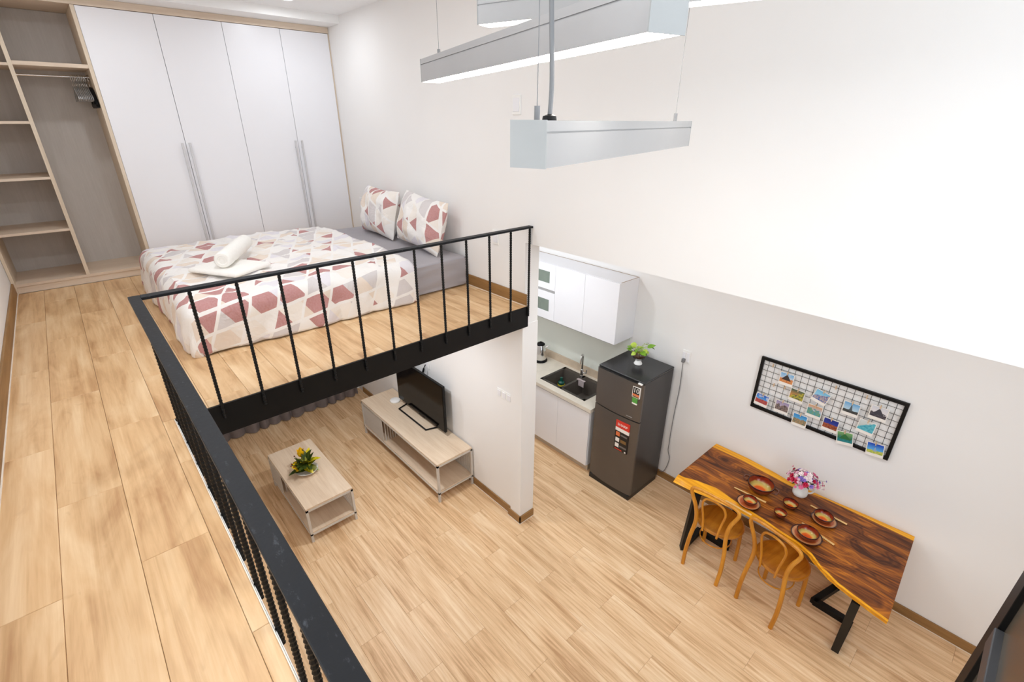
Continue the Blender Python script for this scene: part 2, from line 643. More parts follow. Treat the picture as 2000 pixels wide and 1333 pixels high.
# ------------------------------------------------------------------ room shell
H = 2.30          # loft floor level
D = 1.627         # kitchen / dining wall
XE = 7.2          # end wall
YL = -3.033       # left wall
ZC = 4.585        # ceiling
XB = -0.56        # back wall


def planks(parent, rows, x0, x1, z, joints, mat, L=1.01, gap=.0006):
    cache = {}
    for ri, (ya, yb) in enumerate(rows):
        j0 = joints(ri)
        j = j0 - math.ceil((j0 - x0) / L) * L
        while j < x1:
            a, b = max(j, x0), min(j + L, x1)
            j += L
            if b - a < .02:
                continue
            key = (round(b - a, 3), round(yb - ya, 3))
            if key not in cache:
                l, wd = (b - a) / 2 - gap, (yb - ya) / 2 - gap
                c = gap * 2.2
                vs, fs = [], []
                for hx, hy, hz in ((l, wd, -.011), (l, wd, -c), (l - c, wd - c, 0)):
                    vs += [(-hx, -hy, hz), (hx, -hy, hz), (hx, hy, hz), (-hx, hy, hz)]
                for q in (0, 4):
                    for k in range(4):
                        fs.append((q + k, q + (k + 1) % 4, q + 4 + (k + 1) % 4, q + 4 + k))
                fs.append((8, 9, 10, 11))
                me = bpy.data.meshes.new('plank')
                me.from_pydata(vs, [], fs)
                me.materials.append(mat)
                cache[key] = me
            add('plank', cache[key], parent, ((a + b) / 2, (ya + yb) / 2, z))


lower = sbox('floor', SUBFLOOR, XB, XE, YL, D + .05, -.2, -.011)
rows = []
y = D
while y > YL + .01:
    rows.append((max(y - .2, YL), y))
    y -= .2
planks(lower, rows, XB, XE, 0.0, lambda r: 4.12 if r % 2 == 0 else 4.63, OAK_LOW, gap=.0004)

# loft slab (bed platform + walkway) with white underside
bm = bmesh.new()
box(bm, XB, 3.03, -2.40, 0.0, 2.135, H - .011)
box(bm, XB, XE, YL, -2.40, 2.135, H - .011)
loft = struct('floor_loft', bm, [CEIL])
yy = [YL, -2.855, -2.655]
rows = [(YL, -2.855), (-2.855, -2.655), (-2.655, -2.455)]
planks(loft, [(YL, -2.855)], 0.0, XE, H, lambda r: 3.955, OAK_LOFT)
planks(loft, [(-2.855, -2.655)], 0.0, XE, H, lambda r: 3.45, OAK_LOFT)
planks(loft, [(-2.655, -2.455)], 0.0, XE, H, lambda r: 3.955, OAK_LOFT)
planks(loft, [(-2.455, -2.407)], 3.035, XE, H, lambda r: 3.45, OAK_LOFT)
rows = []
y = -2.455
while y < -.001:
    rows.append((y, min(y + .2, 0.0)))
    y += .2
planks(loft, rows, 0.0, 3.033, H, lambda r: 3.45 if r % 2 == 0 else 3.955, OAK_LOFT)
sbox('trim_1', CAULK, 3.05, XE, -2.4085, -2.4050, H - .02, H + .004, parent=None)

sbox('wall_bed', WALL, XB, 3.0, 0.0, .15, 0, ZC)
sbox('trim_2', WALL, 2.862, 3.004, -.022, .152, 0, 2.127)
sbox('wall_bulkhead', WALL, 3.0, XE, 0.0, .15, 2.80, ZC)
sbox('wall_kitchen', WALL, 1.1, XE, D, D + .12, 0, 2.92)
sbox('ceiling_kitchen', CEIL, 1.1, XE, .15, D, 2.80, 2.92)
sbox('wall_kitchen_left', WALL, 1.0, 1.1, .15, D + .12, 0, 2.92)
bm = bmesh.new()
box(bm, XB, 4.25, YL - .12, YL, 0, ZC)
box(bm, 6.75, XE, YL - .12, YL, 0, ZC)
box(bm, 4.25, 6.75, YL - .12, YL, 0, 2.92)
box(bm, 4.25, 6.75, YL - .12, YL, 4.28, ZC)
struct('wall_left', bm, WALL)
bm = bmesh.new()
for a, b_, c, d in ((4.25, 4.29, 2.92, 4.28), (6.71, 6.75, 2.92, 4.28), (4.25, 6.75, 2.92, 2.96), (4.25, 6.75, 4.24, 4.28), (5.48, 5.52, 2.92, 4.28)):
    box(bm, a, b_, YL - .09, YL - .04, c, d)
struct('added_window_2', bm, BLACKM)  # unseen window added to light the bulkhead from the front
sbox('wall_back', WALL, XB - .12, XB, YL - .12, .15, 0, ZC)
sbox('ceiling', CEIL, XB - .12, XE, YL - .12, .15, ZC, ZC + .12)
sbox('trim_3', WALL, XB, 0.275, YL, 0.0, 4.512, ZC)

# end wall with tall added window behind the camera for soft fill light
bm = bmesh.new()
wy0, wy1, wz0, wz1 = -2.6, -.3, .95, 4.15
box(bm, XE, XE + .12, YL - .12, wy0, 0, ZC)
box(bm, XE, XE + .12, wy1, D + .12, 0, ZC)
box(bm, XE, XE + .12, wy0, wy1, 0, wz0)
box(bm, XE, XE + .12, wy0, wy1, wz1, ZC)
struct('wall_end', bm, WALL)
bm = bmesh.new()
for a, b_, c, d in ((wy0, wy0 + .05, wz0, wz1), (wy1 - .05, wy1, wz0, wz1), (wy0, wy1, wz0, wz0 + .05), (wy0, wy1, wz1 - .05, wz1),
                    ((wy0 + wy1) / 2 - .025, (wy0 + wy1) / 2 + .025, wz0, wz1)):
    box(bm, XE + .03, XE + .08, a, b_, c, d)
struct('added_window_1', bm, BLACKM)

# skirting boards with the pale caulk line at their foot


def skirt_x(name, x0, x1, yw, s, z, h=.085):
    o = sbox(name, SKIRT, x0, x1, yw, yw + s * .014, z, z + h, bev=.002)
    sbox('caulk_line', CAULK, x0, x1, yw + s * .014, yw + s * .019, z, z + .004, parent=o)


def skirt_y(name, y0, y1, xw, s, z, h=.085):
    o = sbox(name, SKIRTY, xw, xw + s * .014, y0, y1, z, z + h, bev=.002)
    sbox('caulk_line', CAULK, xw + s * .014, xw + s * .019, y0, y1, z, z + .004, parent=o)


skirt_x('baseboard_bed', 0.02, 3.03, 0.0, -1, H, .095)
skirt_x('baseboard_loft_left', 0.0, XE, YL, 1, H, .095)
skirt_x('baseboard_lower', -.40, 2.86, 0.0, -1, 0)
skirt_x('baseboard_pillar_front', 2.84, 3.018, -.022, -1, 0)
skirt_y('baseboard_pillar_side', -.036, .152, 3.004, 1, 0)
skirt_x('baseboard_kitchen', 3.0, XE, D, -1, 0)

# ------------------------------------------------------------------ recessed downlights
def downlight(x, y, z, e, col, label, group):
    t = thing('downlight', label, 'downlight', (x, y, z), 0, group)
    bm = bmesh.new()
    lathe(bm, [(.040, .0), (.058, .0), (.060, -.004), (.056, -.008), (.043, -.006), (.040, .0)], 24, (x, y, z))
    part('trim_ring', bm, WHITEP, t, True)
    bm = bmesh.new()
    lathe(bm, [(0, -.003), (.042, -.003)], 24, (x, y, z))
    part('diffuser', bm, LAMPFACE, t)
    d = bpy.data.lights.new('downlight_lamp', 'AREA')
    d.shape = 'DISK'
    d.size = .11
    d.energy = e
    d.color = col
    o = bpy.data.objects.new('downlight_lamp', d)
    COL.objects.link(o)
    o.location = (x, y, z - .012)


for i, a in enumerate(DOWN):
    downlight(*a, 'round white recessed ceiling downlight glowing above the bed and wardrobe' if i == 0 else
              'unseen recessed downlight added to the high ceiling for even light', None if i == 0 else 'added high ceiling downlights')
for a in UNDER:
    downlight(*a, 'round recessed downlight under the loft above the television corner', 'downlights under the loft')
for a in KIT:
    downlight(*a, 'unseen round recessed downlight in the low kitchen ceiling', 'kitchen ceiling downlights')

# ------------------------------------------------------------------ wardrobe
t = thing('wardrobe', 'built-in wardrobe with white doors and an open pale wood shelving bay', 'wardrobe', (-.25, -1.5, H))
XW0, XW1 = -.54, 0.0
ZT = 4.455
pbox('plinth', ASH_Y, t, -.52, -.012, -3.03, -.01, H, H + .056)
pbox('bottom_board', ASH_Y, t, XW0 + .02, -.004, -3.01, -2.065, H + .056, H + .078, bev=.001)
pbox('bottom_board', ASH_Y, t, XW0 + .02, -.03, -2.04, -.012, H + .056, H + .078)
pbox('top_board', ASH_Y, t, XW0, 0.0, -3.03, -.004, ZT + .002, 4.511, bev=.001)
pbox('side_panel', ASH_Z, t, XW0, 0.0, -3.031, -3.010, H, ZT, bev=.001)
pbox('side_panel', ASH_Z, t, XW0, 0.0, -2.066, -2.040, H + .0, ZT, bev=.001)
pbox('side_panel', ASH_Z, t, XW0, 0.0, -.012, -.002, H, ZT)
pbox('back_panel', LINEN, t, XW0, XW0 + .02, -3.01, -.012, H + .056, ZT)
pbox('divider', ASH_Z, t, XW0 + .02, -.004, -2.546, -2.520, H + .078, ZT, bev=.001)
for z in (2.79, 3.21, 3.627, 4.03):
    pbox('shelf', ASH_Y, t, XW0 + .02, -.006, -3.010, -2.546, z - .020, z, bev=.001)
pbox('shelf', ASH_Y, t, XW0 + .02, -.006, -2.520, -2.066, 4.018, 4.046, bev=.001)
bm = bmesh.new()
cyl(bm, (-.25, -2.52, 3.965), (-.25, -2.066, 3.965), .0085, 12)
for yy in (-2.518, -2.07):
    cyl(bm, (-.25, yy - .004, 3.965), (-.25, yy + .004, 3.965), .018, 14)
part('hanging_rail', bm, CHROME, t, True)
ys = [-.012, -.495, -1.005, -1.525, -2.040]
for i in range(4):
    d = pbox('door', WHITE, t, -.024, -.002, ys[i + 1] + .0018, ys[i] - .0018, H + .060, ZT - .002, bev=.0012)
    yh = ys[i + 1] + .030 if i in (0, 2) else ys[i] - .030
    if i == 0:
        yh = ys[1] + .035
    bm = bmesh.new()
    box(bm, .016, .026, yh - .009, yh + .009, 2.44, 3.445)
    box(bm, -.003, .016, yh - .006, yh + .006, 2.50, 2.515)
    box(bm, -.003, .016, yh - .006, yh + .006, 3.37, 3.385)
    part('handle', bm, HANDLEM, d)

# clothes hangers crowded at the right end of the rail


def hanger(y, mat, label, group, big=False, tilt=0.0):
    t = thing('clothes_hanger', label, 'hanger', (-.25, y, 3.965), tilt, group)
    bm = bmesh.new()
    hk = [(.0 + .022 * math.cos(a), 0, .0 - .003 + .018 * math.sin(a)) for a in [math.radians(q) for q in range(-30, 211, 24)]]
    hk = list(reversed(hk))
    s = -1
    tube(bm, [(p[0], p[1], p[2]) for p in hk] + [(.02, 0, -.03), (0, 0, -.05), (0, 0, -.075)], .0024, 6)
    part('hook', bm, CHROME, t, True, world=False)
    bm = bmesh.new()
    if big:
        box(bm, -.19, .19, -.012, .012, -.235, -.205)
        box(bm, -.03, .03, -.010, .010, -.205, -.08)
        tube(bm, spline([(-.20, 0, -.22), (-.12, 0, -.13), (0, 0, -.085), (.12, 0, -.13), (.20, 0, -.22)], 5), .014, 8)
    else:
        tube(bm, spline([(-.20, 0, -.155), (-.10, 0, -.115), (0, 0, -.072), (.10, 0, -.115), (.20, 0, -.155)], 5), .0042, 6)
        tube(bm, [(-.20, 0, -.155), (-.205, 0, -.172), (-.195, 0, -.182), (.195, 0, -.182), (.205, 0, -.172), (.20, 0, -.155)], .0042, 6)
    part('frame', bm, mat, t, True, world=False)
    return t


for k in range(9):
    hanger(-2.19 + k * .0115, ALU, 'thin silver clothes hanger in the tight row on the wardrobe rail', 'silver hangers on the wardrobe rail')
hanger(-2.079, BLACKM, 'thick black clothes hanger with gold hook at the right end of the rail', 'hanger', big=True)

# ------------------------------------------------------------------ bed
bm = bmesh.new()
MX0, MX1, MY0, MY1, MZ0, MZ1 = .43, 2.285, -2.10, -.022, H + .001, 2.566
box(bm, MX0, MX1, MY0, MY1, MZ0, MZ1)
bmesh.ops.subdivide_edges(bm, edges=bm.edges[:], cuts=14, use_grid_fill=True)
bevel_edges = [e for e in bm.edges if len(e.link_faces) == 2 and e.calc_face_angle(0) > 1.0]
bmesh.ops.bevel(bm, geom=bevel_edges, offset=.04, segments=4, affect='EDGES', profile=.5)
for v in bm.verts:
    if v.co.z > MZ0 + .03:
        side = v.co.x > MX1 - .02 and v.co.z < MZ1 - .03
        a = noise.noise(Vector((v.co.x * 3, v.co.y * 3, v.co.z * 5))) * .006
        if side:
            v.co.x += a + .006 * math.sin(v.co.y * 38 + v.co.z * 55)
        else:
            v.co.z += a
mt = solo('mattress', bm, SHEET, 'low mattress with grey fitted sheet on the loft floor by the wall', 'mattress', (1.36, -1.06, H), smooth=True)

# duvet draped over foot, near side and far side
DX0, DX1, DY0, DY1, DZ = MX0 - .03, MX1 + .035, MY0 - .04, -.585, MZ1 + .036
drop = .285


def duvet_point(a, b):
    """a: arc length across (x), b: arc length along from foot (y). Negative or beyond = hanging part"""
    wx, wy = DX1 - DX0, DY1 - DY0
    oxn, oxp = max(0, -a), max(0, a - wx)
    oy = max(0, -b)
    ox = max(oxn, oxp)
    x = DX0 + min(max(a, 0), wx)
    y = DY0 + max(b, 0)
    r = .075
    sgn = -1 if oxn > 0 else 1
    q = (ox ** 4 + oy ** 4) ** .25
    def rnd(o):
        # turn over the edge: returns (outward, down)
        o0 = o + .06
        if o0 < r * PI / 2:
            th = o0 / r
            return r * math.sin(th), r * (1 - math.cos(th))
        return r + .012 * math.sin((o0 - r * PI / 2) * 9), r + (o0 - r * PI / 2)
    # distance to each edge (inside positive)
    ex = (min(a, wx - a))
    ey = b
    inx = max(0, .06 - ex) if ox == 0 else ox + .06
    iny = max(0, .06 - ey) if oy == 0 else oy + .06
    qq = (inx ** 3 + iny ** 3) ** (1 / 3.)
    dz = 0
    if qq > 0:
        out, dz = rnd(qq - .06)
        nx, ny = (inx / qq), (iny / qq)
        bx = DX0 + .06 if a < wx / 2 else DX1 - .06
        sg = -1 if a < wx / 2 else 1
        if inx > 0:
            x = bx + sg * out * nx
        if iny > 0:
            y = DY0 + .06 - out * ny
    dz = min(dz, DZ - H - .012)
    z = DZ - dz
    return Vector((x, y, z)), qq


NA, NB = 92, 84
wx, wy = DX1 - DX0, DY1 - DY0
bm = bmesh.new()
uvl = bm.loops.layers.uv.new('UVMap')
grid = []
for i in range(NA + 1):
    a = -drop + (wx + 2 * drop) * i / NA
    row = []
    for j in range(NB + 1):
        b = -drop + (wy + drop) * j / NB
        p, q = duvet_point(a, b)
        s = Vector((a * 2.3, b * 2.3, 0))
        wv = noise.noise(s + Vector((3, 1, 0))) * .024 + noise.noise(Vector((a * 9, b * 5, 4))) * .009 + .016 * (1 - abs(noise.noise(Vector((a * 3.1 + b * 1.2, b * 4.2, 8))) * 2.2)) ** 3
        if q <= .02:
            p.z += wv + .006 * abs(math.sin(b * 8 + noise.noise(s) * 3))
            ridge = math.exp(-((b - (wy - .33) + .05 * math.sin(a * 3)) / .02) ** 2)
            p.z += .014 * ridge * (1 if a > .2 else .6)
            p.z += .012 * max(0, 1 - (wy - b) / .05)
        else:
            k = min(1, q / .25)
            fx = (1 if a > wx / 2 else -1)
            if a < 0 or a > wx:
                p.x += fx * (abs(noise.noise(Vector((b * 4.5, p.z * 2, 2)))) * .055 * k + noise.noise(Vector((b * 13, p.z * 5, 7))) * .012)
            if b < 0:
                p.y -= abs(noise.noise(Vector((a * 4.5, p.z * 2, 9)))) * .050 * k + noise.noise(Vector((a * 13, p.z * 5, 17))) * .012
            p.z += noise.noise(Vector((a * 5, b * 5, 3))) * .008
        p.z = max(p.z, H + .006)
        row.append((bm.verts.new(p), a, b))
    grid.append(row)
for i in range(NA):
    for j in range(NB):
        c4 = [grid[i][j], grid[i + 1][j], grid[i + 1][j + 1], grid[i][j + 1]]
        f = bm.faces.new([c[0] for c in c4])
        for lp, c in zip(f.loops, c4):
            lp[uvl].uv = (c[1], c[2])
bmesh.ops.translate(bm, verts=bm.verts, vec=-Vector((1.36, -1.3, H)))
me = finish('duvet', bm, GEO, True)
du = tag(add('duvet', me, None, (1.36, -1.3, H)), 'rumpled duvet printed with rose, sand and grey triangles over the mattress foot', 'duvet')
so = du.modifiers.new('thickness', 'SOLIDIFY')
so.thickness = .016
so.offset = 1


def pillow(cx, cz, wd, ht, label, seed, tiltx, rz, y):
    bm = bmesh.new()
    uvl = bm.loops.layers.uv.new('UVMap')
    NU, NV = 30, 20
    for side in (1, -1):
        g = []
        for i in range(NU + 1):
            r_ = []
            for j in range(NV + 1):
                u, v = 2 * i / NU - 1, 2 * j / NV - 1
                th = .112 * (max(0, 1 - abs(u) ** 3.2) * max(0, 1 - abs(v) ** 2.6)) ** .62
                pin = 1 - .075 * (1 - abs(u)) * abs(v) ** 3
                pin2 = 1 - .05 * (1 - abs(v)) * abs(u) ** 3
                x = u * wd / 2 * pin2
                z = v * ht / 2 * pin
                fold = .010 * math.sin(u * 9 + seed + v * 2.0) * (1 - abs(u) ** 4) * (1 - abs(v) ** 6) + noise.noise(Vector((u * 3, v * 3, seed))) * .02 * (1 - abs(u) ** 4) * (1 - abs(v) ** 4)
                yv = -side * th - fold * (1 if side == 1 else .3)
                r_.append((bm.verts.new((x, yv, z)), (u * wd / 2 + seed * .37, v * ht / 2 + seed * .21)))
            g.append(r_)
        for i in range(NU):
            for j in range(NV):
                c4 = [g[i][j], g[i + 1][j], g[i + 1][j + 1], g[i][j + 1]]
                if side == -1:
                    c4 = c4[::-1]
                f = bm.faces.new([c[0] for c in c4])
                for lp, c in zip(f.loops, c4):
                    lp[uvl].uv = c[1]
    bmesh.ops.remove_doubles(bm, verts=bm.verts, dist=.0008)
    me = finish('pillow', bm, GEO, True)
    o = tag(add('pillow', me, None, (cx, y, cz)), label, 'pillow', 'geometric print pillows')
    o.rotation_euler = (math.radians(tiltx), math.radians(rz), math.radians(-3))
    return o


pillow(1.025, 2.80, .73, .46, 'triangle-print pillow against the wall, nearer the wardrobe', 1.0, -14, 0, -.165)
pillow(1.815, 2.81, .74, .46, 'triangle-print pillow against the wall, nearer the railing', 3.3, -16, 3, -.175)

# folded towel with a rolled towel on it
bm = bmesh.new()
R = Matrix.Translation((1.69, -1.74, 0)) @ Matrix.Rotation(math.radians(30), 4, 'Z')
box(bm, -.22, .22, -.17, .17, 2.642, 2.674, R)
bevel(bm, .016, 3)
solo('folded_towel', bm, TOWELM, 'folded cream towel lying flat on the duvet under the towel roll', 'towel', (1.69, -1.74, 2.642), smooth=True)
bm = bmesh.new()
cA, cB = Vector((1.78, -1.80, 2.735)), Vector((1.24, -1.50, 2.735))
axn = (cB - cA).normalized()
L_ = (cB - cA).length
prof_ = [(.004, .012), (.018, .010), (.020, .004), (.030, .006), (.033, .0), (.048, .002), (.056, .012), (.0575, .05)]
prof_ += [(.0575 + .0018 * math.sin(q * 2.1), .05 + (L_ - .1) * q / 12) for q in range(1, 12)]
prof_ += [(r_, L_ - z_) for r_, z_ in reversed(prof_[:8])]
lathe(bm, [(0, .012)] + prof_ + [(0, L_ - .012)], 28)
bmesh.ops.transform(bm, matrix=Matrix.Translation(cA) @ axn.to_track_quat('Z', 'Y').to_matrix().to_4x4(), verts=bm.verts)
solo('rolled_towel', bm, TOWELM, 'rolled white bath towel lying across the printed duvet', 'towel', (1.5, -1.65, 2.666), smooth=True)

# ------------------------------------------------------------------ loft railing with steel edge beam
t = thing('loft_railing', 'black steel loft railing of ribbed bars with flat handrail and edge beam', 'railing', (3.05, -2.39, H))
ZR = 2.938
bm = bmesh.new()
box(bm, 3.036, 3.083, -2.383, -.002, ZR - .014, ZR)
bevel(bm, .002, 1)
part('handrail', bm, BLACK, t)
bm = bmesh.new()
box(bm, 3.036, XE - .01, -2.426, -2.383, ZR - .014, ZR)
bevel(bm, .002, 1)
part('handrail', bm, BLACK, t)
pbox('edge_beam', BLACKM, t, 3.0335, 3.046, -2.404, -.003, 2.127, H - .002)
pbox('edge_beam', BLACKM, t, 3.046, XE - .01, -2.4048, -2.4034, 2.127, H - .006)


def rebar_mesh():
    bm = bmesh.new()
    z0, z1 = -.075, ZR - .014 - H
    n = int((z1 - z0) / .0085)
    pts, rs = [], []
    for k in range(n + 1):
        pts.append((0, 0, z0 + (z1 - z0) * k / n))
        rs.append(.0072 if k % 2 else .0094)
    tube(bm, pts, rs, 8)
    return finish('baluster', bm, BLACKM, False)


rb = rebar_mesh()
for k in range(12):
    add('baluster', rb, t, Vector((3.0555, -2.2 + .2 * k - (.012 if k == 11 else 0), H)) - t.location)
k = 0
x = 3.088
while x < XE - .05:
    add('baluster', rb, t, Vector((x, -2.3932, H)) - t.location)
    x += .2

# ------------------------------------------------------------------ pendant lights
def pendant(x, y, z, yaw, L, wd, ht, label, wires, side=1):
    """x,y,z: top corner on the visible long side; length along yaw; width to the left of it"""
    d = Vector((math.cos(yaw), math.sin(yaw), 0))
    n = Vector((-d.y, d.x, 0))
    base = Vector((x, y, z)) + d * L / 2 + n * wd / 2
    t = thing('pendant_lamp', label, 'lamp', base, yaw, 'linear aluminium pendant lamps')
    hl, hw = L / 2, wd / 2
    bm = bmesh.new()
    g = ht * .24
    box(bm, -hl + .002, hl - .002, -hw, hw, -g + .001, 0)
    box(bm, -hl + .002, hl - .002, -hw + .003, hw - .003, -g - .002, -g + .001)
    box(bm, -hl + .002, hl - .002, -hw, -hw + .003, -ht, -g - .002)
    box(bm, -hl + .002, hl - .002, hw - .003, hw, -ht, -g - .002)
    part('housing', bm, ALU, t, world=False)
    for s in (-1, 1):
        bm = bmesh.new()
        box(bm, s * hl - (.003 if s > 0 else 0), s * hl + (0 if s > 0 else .003), -hw - .0008, hw + .0008, -ht - .0008, .0008)
        part('end_cap', bm, CAPM, t, world=False)
    bm = bmesh.new()
    box(bm, -hl + .004, hl - .004, -hw + .003, hw - .003, -ht + .002, -ht + .006)
    part('diffuser', bm, DIFFUSER, t, world=False)
    for wx_ in wires:
        bm = bmesh.new()
        cyl(bm, (wx_, 0, 0), (wx_, 0, .022), .005, 10)
        cyl(bm, (wx_, 0, .02), (wx_, 0, ZC - z), .0007, 6)
        part('suspension_wire', bm, CABLEG, t, True, world=False)
    return t, d, n


p1, d1, n1 = pendant(5.0444, -1.9086, 3.6430, 1.85998, 1.0, .0668, .0729,
                     'lowest aluminium linear pendant lamp, hanging beside the bulkhead wall with grey cord', [-.47, .42])
bm = bmesh.new()
tube(bm, spline([(-.425, 0, .0), (-.428, -.004, .06), (-.445, -.008, .16), (-.452, -.006, .3), (-.452, 0, .5), (-.452, 0, ZC - 3.643)], 6), .0042, 8)
part('power_cord', bm, CABLEG, p1, True, world=False)
bm = bmesh.new()
lathe(bm, [(0, 0), (.013, 0), (.012, .007), (.006, .010), (0, .010)], 14, (-.425, 0, 0))
part('cord_grommet', bm, BLACKM, p1, True, world=False)
pendant(3.9838, -1.4585, 3.8359, -.2787, 1.2, .0723, .0701,
        'middle aluminium linear pendant lamp crossing the frame, glowing underneath', [-.50, .45])
pendant(4.229, -1.396, 3.985, .30, 1.2, .070, .068,
        'highest aluminium linear pendant lamp, cut by the top of the photo', [-.50, .45])

# ------------------------------------------------------------------ wall sockets and switches
def plate(cx, y, cz, wd, ht, n, label, name='wall_socket', cat='socket', s=-1):
    t = thing(name, label, cat, (cx, y, cz))
    bm = bmesh.new()
    box(bm, cx - wd / 2, cx + wd / 2, min(y, y + s * .009), max(y, y + s * .009), cz - ht / 2, cz + ht / 2)
    bevel(bm, .003, 2)
    part('faceplate', bm, WHITEP, t)
    for k in range(n):
        xx = cx - wd / 2 + wd * (k + .5) / n
        bm = bmesh.new()
        ww = wd / n * .72
        box(bm, xx - ww / 2, xx + ww / 2, y + s * .014, y + s * .006, cz - ht * .34, cz + ht * .34)
        bevel(bm, .0015, 1)
        part('module', bm, WHITE, t)
    return t


plate(.295, 0, 2.79, .075, .115, 2, 'white double socket low on the bed wall beside the wardrobe')
plate(2.655, 0, 2.785, .075, .115, 1, 'white socket on the bed wall behind the railing')
plate(2.895, 0, 3.743, .085, .125, 1, 'white switch plate high on the wall left of the lowest pendant', 'wall_switch', 'switch')
plate(2.755, 0, 1.352, .20, .085, 3, 'wide white triple switch plate on the television wall by the pillar', 'wall_switch', 'switch')
plate(1.44, 0, 1.17, .085, .115, 1, 'white socket above the television with a cable plugged in')
plate(3.618, D, 1.53, .085, .135, 2, 'white double socket on the kitchen wall right of the refrigerator')
bm = bmesh.new()
tube(bm, spline([(1.43, -.02, 1.16), (1.40, -.04, 1.08), (1.40, -.05, 1.02), (1.36, -.05, .98), (1.35, -.06, .90)], 5), .005, 8)
tube(bm, [(1.415, -.035, 1.11), (1.40, -.04, 1.06)], .011, 8)
solo('power_cable', bm, BLACKM, 'short black cable with white plug hanging behind the television', 'cable', (1.4, -.05, .9), smooth=True)
bm = bmesh.new()
tube(bm, spline([(3.606, D - .03, 1.49), (3.610, D - .03, 1.40), (3.612, D - .022, 1.165), (3.602, D - .022, .90), (3.598, D - .022, .66), (3.600, D - .022, .48),
                 (3.603, D - .022, .394), (3.630, D - .022, .31), (3.622, D - .022, .22), (3.600, D - .026, .128), (3.575, D - .028, .10), (3.54, D - .03, .094)], 5), .0042, 8)
box(bm, 3.594, 3.620, D - .045, D - .014, 1.475, 1.512)
solo('fridge_cord', bm, CABLEG, 'grey power cord running down the wall beside the refrigerator', 'cord', (3.6, D - .03, .09), smooth=True)

# ------------------------------------------------------------------ curtain under the loft
bm = bmesh.new()
ny = 300
top, bot = [], []
for k in range(ny + 1):
    yv = -2.98 + (2.88) * k / ny
    ph = k / ny * PI * 19 + .5 * math.sin(k * .07)
    amp = .062 + .014 * math.sin(k * .13)
    x = -.43 + amp * abs(math.sin(ph)) ** .75
    x2 = -.43 + (amp + .012) * abs(math.sin(ph + .12 * math.sin(k * .19))) ** .75
    top.append(bm.verts.new((x, yv, 2.09)))
    bot.append(bm.verts.new((x2, yv, .012)))
for k in range(ny):
    bm.faces.new((top[k], top[k + 1], bot[k + 1], bot[k]))
bmesh.ops.solidify(bm, geom=bm.faces[:], thickness=.003)
cu = solo('curtain', bm, CURT, 'full-length taupe pleated curtain along the wall beneath the loft', 'curtain', (-.38, -1.5, 0), smooth=True)
bm = bmesh.new()
cyl(bm, (-.40, -2.99, 2.105), (-.40, -.06, 2.105), .012, 10)
part('curtain_rod', bm, ALU, cu)

# ------------------------------------------------------------------ television stand and coffee table (slatted metal + pale wood)
def slat_panel(root, axis, a0, a1, fixed, z0, z1, pitch=.016, width=.009, depth=.006):
    n = int((a1 - a0) / pitch)
    bm0 = bmesh.new()
    if axis == 'x':
        box(bm0, -width / 2, width / 2, -depth / 2, depth / 2, 0, z1 - z0)
    else:
        box(bm0, -depth / 2, depth / 2, -width / 2, width / 2, 0, z1 - z0)
    me = finish('slat', bm0, GRAYM)
    for k in range(n):
        a = a0 + (k + .5) * (a1 - a0) / n
        p = (a, fixed, z0) if axis == 'x' else (fixed, a, z0)
        add('slat', me, root, Vector(p) - root.location)


def rack(name, label, cat, x0, x1, y0, y1, zt, zs, leg, xdiv, slat_back):
    t = thing(name, label, cat, ((x0 + x1) / 2, (y0 + y1) / 2, 0))
    q = .022
    pbox('top_board', ASH_X, t, x0 + .002, x1 - .002, y0 + .002, y1 - .002, zt - .020, zt, bev=.0015)
    bm = bmesh.new()
    for (a, b, c, d) in ((x0, x1, y0, y0 + q), (x0, x1, y1 - q, y1), (x0, x0 + q, y0, y1), (x1 - q, x1, y0, y1)):
        box(bm, a, b, c, d, zt - .040, zt - .0205)
        box(bm, a, b, c, d, zs - .034, zs - .016)
    part('frame', bm, GRAYM, t)
    for xx in (x0, x1 - q):
        for yy in (y0, y1 - q):
            pbox('leg', GRAYM, t, xx, xx + q, yy, yy + q, 0, zt - .0405)
    pbox('shelf', ASH_X, t, x0 + .006, x1 - .006, y0 + .006, y1 - .006, zs - .015, zs, bev=.001)
    slat_panel(t, 'x', x0 + q, xdiv, y0 + .008, zs + .002, zt - .042)
    slat_panel(t, 'y', y0 + q, y1 - q, xdiv + .004, zs + .002, zt - .042, pitch=.03, width=.010)
    slat_panel(t, 'y', y0 + q, y1 - q, x0 + .008, zs + .002, zt - .042, pitch=.018)
    slat_panel(t, 'x', slat_back, x1 - q, y1 - .010, zs + .002, zt - .042, pitch=.019)
    if slat_back - xdiv > .05:
        pbox('back_board', ASH_SHADED, t, x0 + q, slat_back, y1 - .016, y1 - .006, zs + .001, zt - .041)  # back sheet with the shade painted into its brown colour
    return t


rack('television_stand', 'long pale wood television stand with grey metal frame and slatted end', 'tv stand',
     .568, 2.245, -.462, -.016, .487, .137, .09, 1.072, 1.80)
rack('coffee_table', 'low pale wood coffee table with grey metal legs and open shelf', 'coffee table',
     .817, 1.883, -1.656, -1.201, .403, .115, .08, 1.15, 1.30)

